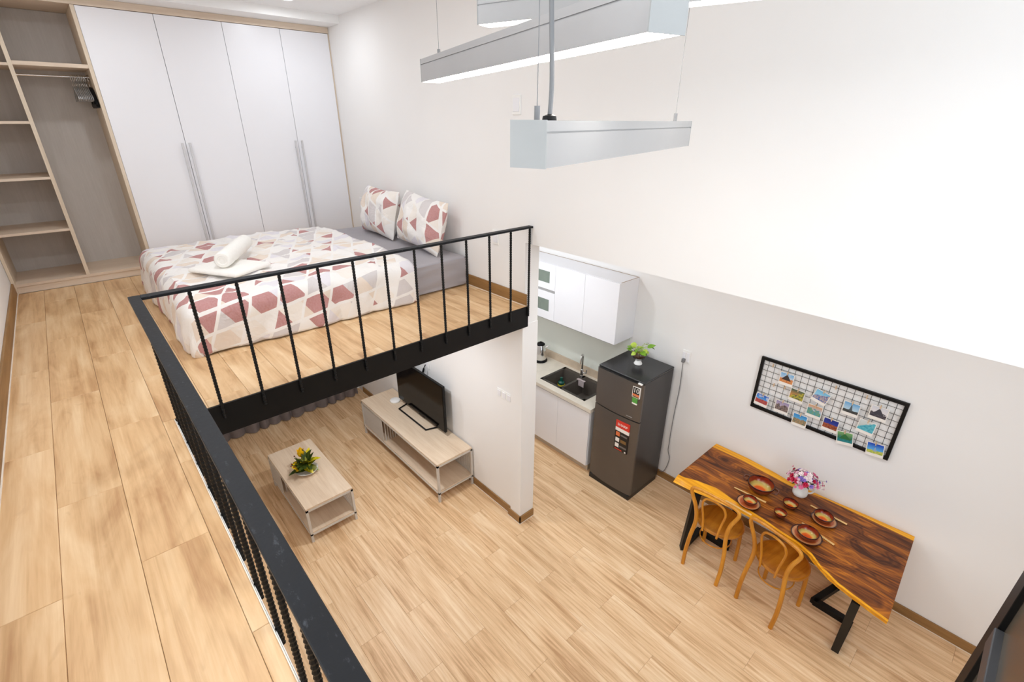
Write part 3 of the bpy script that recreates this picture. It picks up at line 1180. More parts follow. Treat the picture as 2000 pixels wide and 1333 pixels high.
# ------------------------------------------------------------------ television
t = thing('television', 'flat black television on a looped stand against the white wall', 'television', (1.42, -.13, .487))
bm = bmesh.new()
box(bm, .925, 1.915, -.128, -.098, .548, 1.120)
bevel(bm, .004, 2)
box(bm, 1.1, 1.75, -.098, -.062, .58, .86)
part('body', bm, BLACKM, t)
pbox('screen', TVSCREEN, t, .934, 1.906, -.1305, -.1275, .562, 1.112)
bm = bmesh.new()
tube(bm, [(1.06, -.075, .552), (1.04, -.09, .4978), (1.075, -.215, .4978), (1.66, -.215, .4978), (1.70, -.09, .4978), (1.68, -.075, .552)], .0095, 8)
part('stand', bm, BLACKM, t, True)
bm = bmesh.new()
box(bm, 1.36, 1.48, -.118, -.07, .520, .549)
bevel(bm, .008, 2)
part('sensor_bar', bm, BLACKM, t)
bm = bmesh.new()
lathe(bm, [(0, 0), (.060, 0), (.064, .008), (.062, .018), (.050, .026), (0, .029)], 28, (.875, -.155, .4875))
solo('media_box', bm, WHITEP, 'small round white device on the stand left of the television', 'device', (.875, -.155, .4875), smooth=True)

# ------------------------------------------------------------------ plants
def leaf_mesh(name, L, W, mat, curl=.25, fold=.2, nl=7):
    vs, fs = [], []
    for i in range(nl + 1):
        u = i / nl
        wd = W * (math.sin(PI * min(1, u ** .8)) ** .85) * .5 + .0004
        z = -curl * L * u * u + .02 * L
        for s in (-1, 0, 1):
            vs.append((L * u, s * wd, z + abs(s) * wd * fold))
    for i in range(nl):
        for s in range(2):
            a = i * 3 + s
            fs.append((a, a + 1, a + 4, a + 3))
    me = bpy.data.meshes.new(name)
    me.from_pydata(vs, [], fs)
    me.materials.append(mat)
    me.polygons.foreach_set('use_smooth', [True] * len(me.polygons))
    return me


def place(root, name, me, p, az, el, roll=0, sc=1):
    o = add(name, me, root, Vector(p))
    o.rotation_euler = (Matrix.Rotation(az, 4, 'Z') @ Matrix.Rotation(-el, 4, 'Y') @ Matrix.Rotation(roll, 4, 'X')).to_euler()
    o.scale = (sc, sc, sc)
    return o


# croton style arrangement on the coffee table
CX, CY, CZ = 1.365, -1.44, .403
t = thing('flower_arrangement', 'yellow and dark green flower arrangement in a white dish on the coffee table', 'plant', (CX, CY, CZ))
bm = bmesh.new()
lathe(bm, [(0, 0), (.045, 0), (.060, .010), (.088, .030), (.092, .036), (.084, .034), (.056, .014), (0, .012)], 30, (CX, CY, CZ))
part('dish', bm, plain('white_ceramic', srgb(240, 238, 232), .18), t, True)
lm = [leaf_mesh('leaf', .13, .052, DKGREEN, .18), leaf_mesh('leaf', .11, .055, OLIVE, .30), leaf_mesh('leaf', .12, .06, plain('yellow_leaf', srgb(206, 190, 30), .4, var=.25, scale=40), .35)]
random.seed(11)
for k in range(46):
    az = random.uniform(0, 2 * PI)
    el = random.uniform(-.1, 1.25)
    place(t, 'leaf', random.choice([lm[0], lm[0], lm[1], lm[1], lm[2]]), (random.uniform(-.02, .02), random.uniform(-.02, .02), .035 + random.uniform(0, .06)), az, el, random.uniform(-.5, .5), random.uniform(.75, 1.1))
pm = leaf_mesh('petal', .085, .055, YELLOW, -.28, .25)
for k in range(9):
    place(t, 'petal', pm, (-.055, -.005, .125), k * 2 * PI / 9, .95 + .25 * (k % 2), 0, 1)
for k in range(7):
    az = 3.4 + k * .32
    place(t, 'petal', pm, (.01 + .05 * math.cos(az), -.02 + .05 * math.sin(az), .07), az, .3 + .1 * (k % 3), 0, .6)
bm = bmesh.new()
for k in range(6):
    a = 2.6 + k * .5
    tube(bm, spline([(0, 0, .05), (.05 * math.cos(a), .05 * math.sin(a), .09), (.11 * math.cos(a), .11 * math.sin(a), .09 + .02 * (k % 3))], 4), .0018, 5)
part('twig', bm, DKGREEN, t, True, world=False)
br = bmesh.new()
bmesh.ops.create_icosphere(br, subdivisions=1, radius=.007)
brm = finish('berry', br, plain('red_berry', srgb(130, 40, 26), .4), True)
for k in range(6):
    a = 2.6 + k * .5
    add('berry', brm, t, Vector((.11 * math.cos(a), .11 * math.sin(a), .09 + .02 * (k % 3))))

t.scale = (1.2, 1.2, 1.2)

# pothos in glass on the fridge
PX, PY, PZ = 3.262, 1.345, 1.411
t = thing('potted_pothos', 'small lime green pothos in a round glass bowl on the refrigerator', 'plant', (PX, PY, PZ))
bm = bmesh.new()
lathe(bm, [(0, 0), (.040, 0), (.042, .006), (.030, .030), (.026, .042), (.034, .050), (.0, .052)], 24, (PX, PY, PZ))
part('pedestal', bm, WHITEP, t, True)
bm = bmesh.new()
lathe(bm, [(0, .050), (.03, .052), (.055, .070), (.067, .095), (.064, .120), (.052, .138), (.049, .138), (.060, .118), (.062, .095), (.052, .074), (.028, .057), (0, .055)], 28, (PX, PY, PZ))
part('glass_bowl', bm, CLEAR, t, True)
bm = bmesh.new()
lathe(bm, [(0, .058), (.028, .060), (.050, .076), (.060, .095), (.058, .112), (0, .114)], 24, (PX, PY, PZ))
part('soil', bm, plain('wet_soil', srgb(96, 58, 30), .5, var=.35, scale=40), t, True)
pl = [leaf_mesh('leaf', .07, .055, GREENL, .35, .15), leaf_mesh('leaf', .06, .05, GREENL2, .3, .15)]
random.seed(4)
bm = bmesh.new()
pts = []
for k in range(22):
    a = k * 2.4
    rr = random.uniform(.025, .085)
    hh = random.uniform(.15, .235) - rr * .35
    e = Vector((rr * math.cos(a), rr * math.sin(a), hh))
    pts.append((e, a))
    tube(bm, spline([(0.01 * math.cos(a), .01 * math.sin(a), .11), (e.x * .5, e.y * .5, hh * .95), tuple(e)], 4), .0017, 5)
part('stem', bm, GREENL2, t, True, world=False)
for k, (e, a) in enumerate(pts):
    place(t, 'leaf', pl[k % 2], e, a + random.uniform(-.5, .5), random.uniform(-.3, .7), random.uniform(-.5, .5), random.uniform(.8, 1.15))

# ------------------------------------------------------------------ refrigerator
FX0, FX1, FY0, FY1, FZ = 3.003, 3.545, 1.018, 1.565, 1.411
t = thing('refrigerator', 'dark steel two-door refrigerator standing between counter and dining table', 'refrigerator', ((FX0 + FX1) / 2, 1.29, 0))
bm = bmesh.new()
box(bm, FX0 + .004, FX1 - .004, FY0 + .055, FY1, .055, FZ - .022)
bevel(bm, .004, 2)
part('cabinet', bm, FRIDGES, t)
bm = bmesh.new()
box(bm, FX0 + .002, FX1 - .002, FY0 + .030, FY1 + .002, FZ - .022, FZ)
bevel(bm, .008, 3)
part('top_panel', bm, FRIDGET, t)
bm = bmesh.new()
box(bm, FX0 + .006, FX1 - .006, FY0 + .012, FY1 - .02, .0, .056)
bevel(bm, .004, 2)
part('base', bm, FRIDGEB, t)


def fridge_door(z0, z1):
    bm = bmesh.new()
    n = 12
    prof = []
    for k in range(n + 1):
        u = k / n
        x = FX0 + (FX1 - FX0) * u
        yf = FY0 + .026 - .026 * (1 - (2 * u - 1) ** 2) ** .8
        prof.append((x, yf))
    pts = prof + [(FX1, FY0 + .050), (FX0, FY0 + .050)]
    lo = [bm.verts.new((x, y, z0)) for x, y in pts]
    hi = [bm.verts.new((x, y, z1)) for x, y in pts]
    for k in range(len(pts)):
        bm.faces.new((lo[k], lo[(k + 1) % len(pts)], hi[(k + 1) % len(pts)], hi[k]))
    bm.faces.new(lo[::-1])
    bm.faces.new(hi)
    return bm


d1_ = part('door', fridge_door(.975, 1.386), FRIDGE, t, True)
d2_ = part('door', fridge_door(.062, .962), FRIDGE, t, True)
pbox('hinge_cover', WHITEP, t, FX1 - .060, FX1 - .018, FY0 + .010, FY0 + .034, 1.387, 1.398)
bm = bmesh.new()
box(bm, FX0 + .03, FX1 - .08, FY0 + .012, FY0 + .030, 1.387, 1.394)
part('door_cap', bm, FRIDGEB, t)
# stickers (flat print) sit on the gently curved door: yf about FY0 + .004 near the right third
yf = FY0 + .0105
t10 = pbox('badge', WHITEPR, d1_, 3.437, 3.520, yf - .003, yf + .02, 1.236, 1.352, bev=.0)
pbox('badge_panel', BLACKPR, d1_, 3.443, 3.514, yf - .0036, yf, 1.276, 1.346)
pbox('badge_band', ORANGE, d1_, 3.441, 3.516, yf - .0037, yf, 1.256, 1.275)
pbox('badge_band', BROWNPR, d1_, 3.443, 3.514, yf - .0037, yf, 1.240, 1.254)
text('10', .068, (3.4785, yf - .004, 1.311), WHITEPR, d1_)
pbox('energy_label', GREENPR, d1_, 3.444, 3.500, yf - .002, yf + .02, 1.176, 1.232)
pbox('energy_label_foot', WHITEPR, d1_, 3.444, 3.500, yf - .0021, yf + .02, 1.160, 1.176)
pbox('emblem', ALU, d1_, 3.400, 3.465, FY0 + .004, FY0 + .012, 1.003, 1.008)
ys_ = FY0 + .0030
pbox('sticker_header', RED, d2_, 3.300, 3.460, ys_ - .004, ys_ + .01, .828, .912)
text('SHARP', .040, (3.380, ys_ - .0045, .866), WHITEPR, d2_)
pbox('sticker_stripe', WHITEPR, d2_, 3.300, 3.460, ys_ - .004, ys_ + .01, .788, .828)
pbox('sticker_panel', BLACKPR, d2_, 3.300, 3.460, ys_ - .004, ys_ + .01, .560, .788)
pbox('sticker_tile', ORANGE, d2_, 3.312, 3.358, ys_ - .0046, ys_, .728, .776)
pbox('sticker_bar', plain('grey_print', srgb(110, 106, 104), .5), d2_, 3.368, 3.445, ys_ - .0046, ys_, .742, .760)
pbox('sticker_tile', WHITEPR, d2_, 3.312, 3.358, ys_ - .0046, ys_, .660, .706)
pbox('sticker_bar', BROWNPR, d2_, 3.372, 3.440, ys_ - .0046, ys_, .664, .700)
pbox('sticker_tile', WHITEPR, d2_, 3.312, 3.358, ys_ - .0046, ys_, .594, .640)
pbox('sticker_bar', plain('grey_print', srgb(110, 106, 104), .5), d2_, 3.368, 3.450, ys_ - .0046, ys_, .606, .626)
pbox('sticker_bar', RED, d2_, 3.312, 3.400, ys_ - .0046, ys_, .566, .576)
pbox('sticker_dot', WHITEPR, d2_, 3.430, 3.448, ys_ - .0046, ys_, .564, .580)

# ------------------------------------------------------------------ kitchen
KX0 = 1.12
CYF = 1.026
t = thing('base_cabinet', 'white kitchen base cabinet with flush doors under the stone counter', 'cabinet', (2.0, 1.35, 0))
bm = bmesh.new()
box(bm, KX0, 2.940, 1.066, D - .004, .085, .640)
box(bm, KX0, 2.08, 1.066, D - .004, .640, .800)
box(bm, 2.83, 2.940, 1.066, D - .004, .640, .800)
box(bm, 2.08, 2.83, 1.066, 1.10, .640, .800)
part('carcass', bm, WHITE, t)
pbox('plinth', plain('pale_plinth', srgb(190, 176, 158), .5), t, KX0, 2.935, 1.090, 1.60, 0, .084)
for a, b in ((1.13, 1.58), (1.58, 2.03), (2.03, 2.48), (2.48, 2.938)):
    pbox('door', WHITE, t, a + .0012, b - .0012, 1.046, 1.065, .090, .785, bev=.0012)
pbox('shadow_rail', STEELD, t, KX0, 2.938, 1.056, 1.066, .788, .803)
# worktop with sink cut-out
SX0, SX1, SY0, SY1 = 2.115, 2.800, 1.118, 1.560
t = thing('worktop', 'cream stone kitchen worktop running along the back wall', 'worktop', (2.0, 1.35, .806))
bm = bmesh.new()
box(bm, KX0, SX0 + .012, CYF, D - .003, .806, .850)
box(bm, SX1 - .012, 2.962, CYF, D - .003, .806, .850)
box(bm, SX0 + .012, SX1 - .012, CYF, SY0 + .012, .806, .850)
box(bm, SX0 + .012, SX1 - .012, SY1 - .012, D - .003, .806, .850)
part('slab', bm, MARBLE, t)
pbox('upstand', GREIGE, t, KX0, 2.962, D - .016, D - .003, .850, .950)
bm = bmesh.new()
box(bm, KX0, 2.965, D - .009, D - .001, .952, 1.525)
solo('splashback', bm, GLASSBK, 'pale green glass splashback between the worktop and wall cabinet', 'splashback', (2.0, D - .005, .952))
t = thing('sink', 'dark grey steel double bowl sink set into the cream worktop', 'sink', ((SX0 + SX1) / 2, (SY0 + SY1) / 2, .85))
bm = bmesh.new()
xm = 2.435
for a, b, c, d in ((SX0, SX1, SY0, SY0 + .030), (SX0, SX1, SY1 - .055, SY1), (SX0, SX0 + .03, SY0, SY1), (SX1 - .03, SX1, SY0, SY1), (xm - .014, xm + .014, SY0, SY1)):
    box(bm, a, b, c, d, .848, .854)
part('rim', bm, STEELD, t)
for (a, b) in ((SX0 + .03, xm - .014), (xm + .014, SX1 - .03)):
    bm = bmesh.new()
    c, d = SY0 + .03, SY1 - .055
    z0, z1 = .66, .853
    v = [bm.verts.new(p) for p in ((a, c, z1), (b, c, z1), (b, d, z1), (a, d, z1), (a + .012, c + .012, z0), (b - .012, c + .012, z0), (b - .012, d - .012, z0), (a + .012, d - .012, z0))]
    for k in range(4):
        bm.faces.new((v[k], v[(k + 1) % 4], v[4 + (k + 1) % 4], v[4 + k]))
    bm.faces.new(v[4:])
    bw = part('bowl', bm, plain('gunmetal', srgb(100, 93, 86), .4, .15, var=.08), t)
    bm = bmesh.new()
    lathe(bm, [(0, .004), (.030, .004), (.036, .0)], 18, ((a + b) / 2, (c + d) / 2, z0))
    part('drain', bm, CHROME, bw, True)
t = thing('kitchen_tap', 'tall chrome gooseneck kitchen tap behind the sink', 'tap', (2.405, 1.535, .854))
bm = bmesh.new()
lathe(bm, [(0, 0), (.026, 0), (.026, .008), (.019, .012), (.019, .085), (.015, .09), (0, .09)], 20, (2.405, 1.535, .854))
part('body', bm, CHROME, t, True)
bm = bmesh.new()
tube(bm, spline([(2.405, 1.535, .93), (2.405, 1.535, 1.08), (2.412, 1.525, 1.135), (2.428, 1.49, 1.155), (2.442, 1.455, 1.125), (2.445, 1.445, 1.06)], 6), .0115, 12)
part('spout', bm, CHROME, t, True)
bm = bmesh.new()
tube(bm, [(2.42, 1.535, .905), (2.470, 1.53, .915), (2.478, 1.528, .965)], .008, 10)
part('lever', bm, CHROME, t, True)
bm = bmesh.new()
box(bm, 2.456, 2.540, 1.412, 1.418, .790, .866)
box(bm, 2.425, 2.540, 1.412, 1.450, .860, .866)
bevel(bm, .002, 1)
solo('dish_cloth', bm, plain('pale_pink_cloth', srgb(186, 172, 172), .8), 'small pale pink cloth hung over the sink divider below the tap', 'cloth', (2.47, 1.44, .858))
t = thing('dish_brush', 'green and yellow scrubbing brush standing in the left sink bowl', 'brush', (2.24, 1.36, .661))
bm = bmesh.new()
lathe(bm, [(0, 0), (.040, 0), (.044, .02), (.040, .04), (0, .042)], 20, (2.24, 1.36, .661))
part('saucer', bm, plain('grey_dish', srgb(170, 160, 170), .4), t, True)
bm = bmesh.new()
lathe(bm, [(0, .042), (.040, .042), (.046, .055), (.044, .078), (0, .08)], 20, (2.24, 1.36, .661))
part('sponge', bm, plain('yellow_sponge', srgb(226, 206, 40), .8, var=.1), t, True)
bm = bmesh.new()
lathe(bm, [(0, .08), (.040, .08), (.040, .105), (.020, .120), (.014, .15), (.017, .165), (0, .17)], 20, (2.24, 1.36, .661))
part('grip', bm, plain('teal_plastic', srgb(20, 84, 72), .35), t, True)
t = thing('kettle', 'brushed steel electric kettle on the worktop behind the pillar', 'kettle', (1.775, 1.46, .850))
bm = bmesh.new()
lathe(bm, [(0, .03), (.078, .03), (.080, .045), (.070, .14), (.058, .215), (.054, .222), (0, .222)], 30, (1.775, 1.46, .850))
part('body', bm, CHROME, t, True)
bm = bmesh.new()
lathe(bm, [(0, 0), (.090, 0), (.092, .012), (.084, .028), (0, .03)], 30, (1.775, 1.46, .850))
part('base', bm, BLACKM, t, True)
bm = bmesh.new()
lathe(bm, [(.054, .222), (.055, .232), (.040, .246), (.012, .25), (.012, .262), (0, .264)], 24, (1.775, 1.46, .850))
part('lid', bm, BLACKM, t, True)
bm = bmesh.new()
tube(bm, spline([(1.72, 1.42, 1.082), (1.67, 1.385, 1.085), (1.655, 1.375, 1.03), (1.665, 1.38, .96), (1.70, 1.405, .915)], 5), .011, 8)
part('handle', bm, BLACKM, t, True)
bm = bmesh.new()
tube(bm, [(1.825, 1.50, 1.04), (1.850, 1.525, 1.066)], [.018, .008], 8)
part('spout', bm, CHROME, t, True)

# wall cabinet
WX1, WY0, WZ0, WZ1 = 2.985, 1.298, 1.535, 2.197
t = thing('wall_cabinet', 'white wall cabinet over the counter with two small glazed fronts', 'cabinet', (2.1, 1.45, WZ0))
bm = bmesh.new()
box(bm, KX0, WX1, WY0 + .020, D - .002, WZ0, WZ1)
part('carcass', bm, WHITE, t)
pbox('door', WHITE, t, 2.128, 2.548, WY0, WY0 + .019, WZ0 + .002, WZ1 - .002, bev=.0012)
pbox('door', WHITE, t, 2.551, WX1, WY0, WY0 + .019, WZ0 + .002, WZ1 - .002, bev=.0012)
pbox('edge_strip', plain('warm_edge', srgb(170, 150, 130), .5), t, 1.25, WX1, D - .008, D - .002, WZ1, WZ1 + .003)
pbox('edge_strip', plain('warm_edge', srgb(170, 150, 130), .5), t, WX1 - .007, WX1, WY0 + .03, D - .008, WZ1, WZ1 + .003)
for (z0, z1, wz0_, wz1_) in ((1.900, WZ1 - .002, 1.972, 2.108), (WZ0 + .002, 1.868, 1.632, 1.776)):
    bm = bmesh.new()
    xa, xb, wa, wb = 1.62, 2.125, 1.70, 2.040
    box(bm, xa, wa, WY0, WY0 + .019, z0, z1)
    box(bm, wb, xb, WY0, WY0 + .019, z0, z1)
    box(bm, wa, wb, WY0, WY0 + .019, z0, wz0_)
    box(bm, wa, wb, WY0, WY0 + .019, wz1_, z1)
    dd = part('glazed_door', bm, WHITE, t)
    pbox('pane', FROST, dd, wa - .001, wb + .001, WY0 + .006, WY0 + .012, wz0_, wz1_)
pbox('shadow_rail', ALU, t, 1.62, 2.125, WY0 + .006, WY0 + .019, 1.870, 1.898)
pbox('door', WHITE, t, KX0, 1.617, WY0, WY0 + .019, WZ0 + .002, WZ1 - .002, bev=.0012)
pbox('light_rail', ALU, t, KX0, WX1 - .01, WY0 + .01, WY0 + .04, WZ0 - .010, WZ0 - .0005)

# ------------------------------------------------------------------ dining table
t = thing('dining_table', 'live edge dark wood dining table with honey edges on black steel legs', 'table', (4.9, 1.15, 0))
topf = [(4.138, .872), (4.268, .925), (4.404, .955), (4.631, .915), (4.811, .897), (4.949, .871), (5.065, .858), (5.167, .822), (5.28, .735), (5.393, .68), (5.492, .655), (5.616, .627), (5.69, .612)]
botf = [(4.105, .800), (4.236, .812), (4.42, .85), (4.65, .88), (4.88, .888), (5.006, .868), (5.139, .843), (5.225, .775), (5.338, .703), (5.457, .673), (5.566, .647), (5.69, .622)]
backi = [(4.09, 1.488), (4.386, 1.500), (4.628, 1.480), (4.808, 1.466), (5.097, 1.520), (5.391, 1.525), (5.66, 1.523)]
backo = [(4.09, 1.576), (4.386, 1.580), (4.628, 1.562), (4.808, 1.535), (5.025, 1.545), (5.383, 1.575), (5.66, 1.590)]


def ip(tab, x):
    if x <= tab[0][0]:
        return tab[0][1]
    for (a, b), (c, d) in zip(tab, tab[1:]):
        if x <= c:
            u = (x - a) / (c - a)
            u = u * u * (3 - 2 * u) * .5 + u * .5
            return b + (d - b) * u
    return tab[-1][1]


bm = bmesh.new()
fl = bm.verts.layers.float.new('edge_dist')
NS = 80
ZT0, ZT1 = .736, .784
prev = None
NC = 12
for i in range(NS + 1):
    s = i / NS
    xr = 4.10 + s * (5.668 - 4.10)
    yf_, yb_ = ip(topf, xr), ip(backo, xr)
    ybot = min(ip(botf, xr), yf_ + .004)
    col = []

    def V(y, z, e):
        u = (y - .75) / .83
        x = xr + (.034 - .04 * (1 - s) + .006 * s) * (1 - u) * (1 if True else 0)
        v = bm.verts.new((x, y, z))
        v[fl] = e
        return v
    # outline: bottom front -> mid -> top front -> top ... -> top back -> bottom back
    col.append(V(ybot + .02, ZT0, -.05))
    col.append(V(ybot, ZT0 + .008, -.05))
    col.append(V((ybot * .55 + yf_ * .45), ZT0 + .030, -.04))
    col.append(V(yf_ - .012, ZT1 - .002, -.015))
    col.append(V(yf_, ZT1, -.004))
    yin = ip(backi, xr)
    for k in range(1, NC):
        y = yf_ + (yin - yf_) * k / NC
        e = min(y - yf_, yin - y)
        col.append(V(y, ZT1, e))
    col.append(V(yin, ZT1, -.002))
    col.append(V(yb_ - .01, ZT1 - .003, -.03))
    col.append(V(yb_, ZT1 - .02, -.05))
    col.append(V(yb_ - .005, ZT0, -.05))
    if prev:
        n = len(col)
        for k in range(n):
            bm.faces.new((prev[k], prev[(k + 1) % n], col[(k + 1) % n], col[k]))
    else:
        bm.faces.new(col)
    prev = col
bm.faces.new(prev[::-1])
SLAB = slab_wood()
part('tabletop', bm, SLAB, t, True)


def bar(bm, p, q, wd=.05, th=.05):
    p, q = Vector(p), Vector(q)
    d = q - p
    L = d.length
    M = Matrix.Translation((p + q) / 2) @ d.to_track_quat('X', 'Z').to_matrix().to_4x4()
    box(bm, -L / 2, L / 2, -wd / 2, wd / 2, -th / 2, th / 2, M)


for sgn, xa, xf, xi in ((1, 5.538, 5.53, 5.275), (-1, 4.31, 4.255, 4.53)):
    bm = bmesh.new()
    bar(bm, (xf, .89, .012), (xa, .68 if sgn > 0 else .83, .735))
    bar(bm, (xf, .90, .0255), (xf, 1.20, .0255), .05, .05)
    bar(bm, (xf, 1.195, .0255), (xi, 1.195, .0255), .05, .05)
    bar(bm, (xi, 1.18, .0255), (xi + sgn * .085, 1.50, .0255), .05, .05)
    bar(bm, (xi + sgn * .085, 1.49, .02), (xi + sgn * .10, 1.49, .735))
    bar(bm, (xa, .72 if sgn > 0 else .86, .722), (xa, 1.50, .722), .05, .026)
    part('leg', bm, BLACKM, t)

# ------------------------------------------------------------------ bentwood chairs
def make_chair(loc, rz, label):
    t = thing('bentwood_chair', label, 'chair', loc, rz, 'bentwood chairs at the dining table')
    half = [(-.155, -.222, 0), (-.160, -.205, .16), (-.152, -.192, .32), (-.136, -.186, .46), (-.134, -.192, .56), (-.152, -.206, .67), (-.188, -.222, .775), (-.200, -.230, .828),
            (-.178, -.235, .862), (-.10, -.240, .880), (0, -.242, .884)]
    path = half + [(-p[0], p[1], p[2]) for p in half[-2::-1]]
    pts = spline(path, 5)
    L = len(pts)
    rs = [.0175 - .0055 * max(0, 1 - abs(i / (L - 1) - .5) * 3.2) for i in range(L)]
    bm = bmesh.new()
    tube(bm, pts, rs, 10)
    part('back_hoop', bm, TEAK, t, True, world=False)
    half = [(-.062, -.190, .446), (-.072, -.196, .56), (-.092, -.206, .68), (-.098, -.214, .745), (-.078, -.222, .800), (-.035, -.227, .822), (0, -.228, .826)]
    path = half + [(-p[0], p[1], p[2]) for p in half[-2::-1]]
    bm = bmesh.new()
    tube(bm, spline(path, 5), .0095, 8)
    part('inner_hoop', bm, TEAK, t, True, world=False)
    bm = bmesh.new()
    n = 40
    prof = [(0, .446), (.185, .446), (.198, .452), (.202, .462), (.198, .472), (.186, .476), (.17, .470), (.08, .462), (0, .460)]
    lathe(bm, prof, n)
    for v in bm.verts:
        v.co.y *= 1.0 if v.co.y > 0 else .93
    part('seat', bm, TEAKS, t, True, world=False)
    for s in (-1, 1):
        bm = bmesh.new()
        tube(bm, spline([(s * .152, .158, 0), (s * .150, .152, .2), (s * .142, .140, .40), (s * .138, .135, .452)], 4), .0165, 10)
        part('front_leg', bm, TEAK, t, True, world=False)
    bm = bmesh.new()
    ring = [(.128 * math.cos(a), -.02 + .135 * math.sin(a), .30) for a in [2 * PI * k / 32 for k in range(32)]]
    tube(bm, ring, .0055, 8, closed=True)
    part('leg_ring', bm, TEAK, t, True, world=False)
    return t


make_chair((4.492, .972, 0), math.radians(1), 'honey bentwood chair at the table end nearer the refrigerator')
make_chair((5.019, .953, 0), math.radians(-11.5), 'honey bentwood chair turned slightly, at the middle of the table front')

# ------------------------------------------------------------------ crockery
TZ = .7845


def bowl(name, x, y, z, r, h, label, handles=False, foot=.55):
    bm = bmesh.new()
    li = bm.verts.layers.float.new('inside')
    k = r
    out = [(0, 0), (k * foot, 0), (k * foot, .004), (k * .80, h * .30), (k * .95, h * .65), (k, h * .96), (k * .985, h)]
    ins = [(k * .93, h * .985), (k * .88, h * .65), (k * .72, h * .30), (k * .45, h * .14), (0, h * .12)]
    lathe(bm, out + ins, 36)
    bm.verts.ensure_lookup_table()
    zt = {}
    idx = 0
    for pi_, (rr, zz) in enumerate(out + ins):
        cnt = 1 if rr < 1e-5 else 36
        for q in range(cnt):
            bm.verts[idx][li] = 1.0 if pi_ >= len(out) - 1 else 0.0
            idx += 1
    me = finish(name, bm, bowl_glaze('pottery_%s' % label[:18].replace(' ', '_') + str(round(x * 100)), h, r), True)
    o = tag(add(name, me, None, (x, y, z)), label, 'bowl', 'brown glazed pottery')
    if handles:
        for s in (-1, 1):
            bm = bmesh.new()
            tube(bm, spline([(s * r * .96, -.035, h * .78), (s * (r + .028), -.024, h * .80), (s * (r + .036), 0, h * .80), (s * (r + .028), .024, h * .80), (s * r * .96, .035, h * .78)], 4), .008, 8)
            part('handle', bm, plain('brown_glaze', srgb(96, 50, 30), .18), o, True, world=False)
    return o


def saucer(x, y, r, label):
    bm = bmesh.new()
    li = bm.verts.layers.float.new('inside')
    prof = [(0, 0), (r * .55, 0), (r * .62, .003), (r, .015), (r, .019), (r * .9, .0155), (r * .62, .008), (0, .006)]
    lathe(bm, prof, 40)
    bm.verts.ensure_lookup_table()
    idx = 0
    for pi_, (rr, zz) in enumerate(prof):
        for q in range(1 if rr < 1e-5 else 40):
            bm.verts[idx][li] = 1.0 if pi_ >= 4 else 0.0
            idx += 1
    m, n, b = nt('plate_glaze')
    tc = N(n, 'ShaderNodeTexCoord')
    sx = N(n, 'ShaderNodeSeparateXYZ')
    n.links.new(tc.outputs['Object'], sx.inputs[0])
    rr = mth(n, 'DIVIDE', mth(n, 'SQRT', mth(n, 'ADD', mth(n, 'POWER', sx.outputs[0], 2), mth(n, 'POWER', sx.outputs[1], 2))), r)
    rp = ramp(n, rr, [(0, srgb(160, 70, 36)), (.7, srgb(190, 92, 48)), (.80, srgb(212, 150, 96)), (.90, srgb(196, 140, 96)), (.93, srgb(70, 34, 24)), (1, srgb(62, 28, 20))])
    n.links.new(rp.outputs[0], b.inputs['Base Color'])
    b.inputs['Roughness'].default_value = .16
    b.inputs['Coat Weight'].default_value = .1
    me = finish('plate', bm, m, True)
    return tag(add('plate', me, None, (x, y, TZ)), label, 'plate', 'brown glazed pottery plates')


bowl('serving_bowl', 4.664, 1.205, TZ, .106, .082, 'largest deep brown pottery bowl with lug handles on the table', True)
saucer(4.670, .978, .089, 'brown plate under a small bowl at the table edge by the first chair')
bowl('bowl', 4.676, .982, TZ + .0068, .056, .046, 'small brown bowl on a plate at the table edge by the first chair')
bowl('bowl', 4.911, 1.192, TZ, .058, .050, 'brown bowl without plate, near the flower jug')
bowl('bowl', 4.896, 1.030, TZ, .048, .044, 'smallest brown bowl without plate in the table centre')
saucer(5.150, 1.232, .090, 'brown plate on the wall side with chopsticks behind it')
bowl('bowl', 5.140, 1.228, TZ + .0068, .070, .052, 'brown bowl on a plate on the wall side of the table')
saucer(5.115, .962, .106, 'widest brown plate at the table front by the second chair')
bowl('bowl', 5.121, .948, TZ + .0068, .076, .058, 'wide brown bowl on the plate by the second chair')


def sticks(p, q, label, gap=.008):
    p, q = Vector(p), Vector(q)
    d = (q - p).normalized()
    n = Vector((-d.y, d.x, 0))
    for s, w_ in ((-1, 'front stick'), (1, 'rear stick')):
        bm = bmesh.new()
        a, b = p + n * gap * .5 * s, q + n * gap * .5 * s + n * s * .001
        tube(bm, [a, b], [.0026, .0037], 8)
        solo('chopstick', bm, BAMBOO, '%s, %s' % (label, w_), 'chopstick', tuple((p + q) / 2), 'pairs of bamboo chopsticks', True)


zc = TZ + .0042
sticks((4.505, 1.080, zc), (4.762, 1.098, zc), 'bamboo chopstick beside the largest bowl')
sticks((4.53, .872, zc), (4.745, .868, zc), 'bamboo chopstick at the table edge before the first plate')
sticks((5.02, 1.338, zc), (5.285, 1.325, zc), 'bamboo chopstick behind the wall side plate')
sticks((5.045, 1.082, zc), (5.285, 1.026, zc), 'bamboo chopstick behind the widest plate')

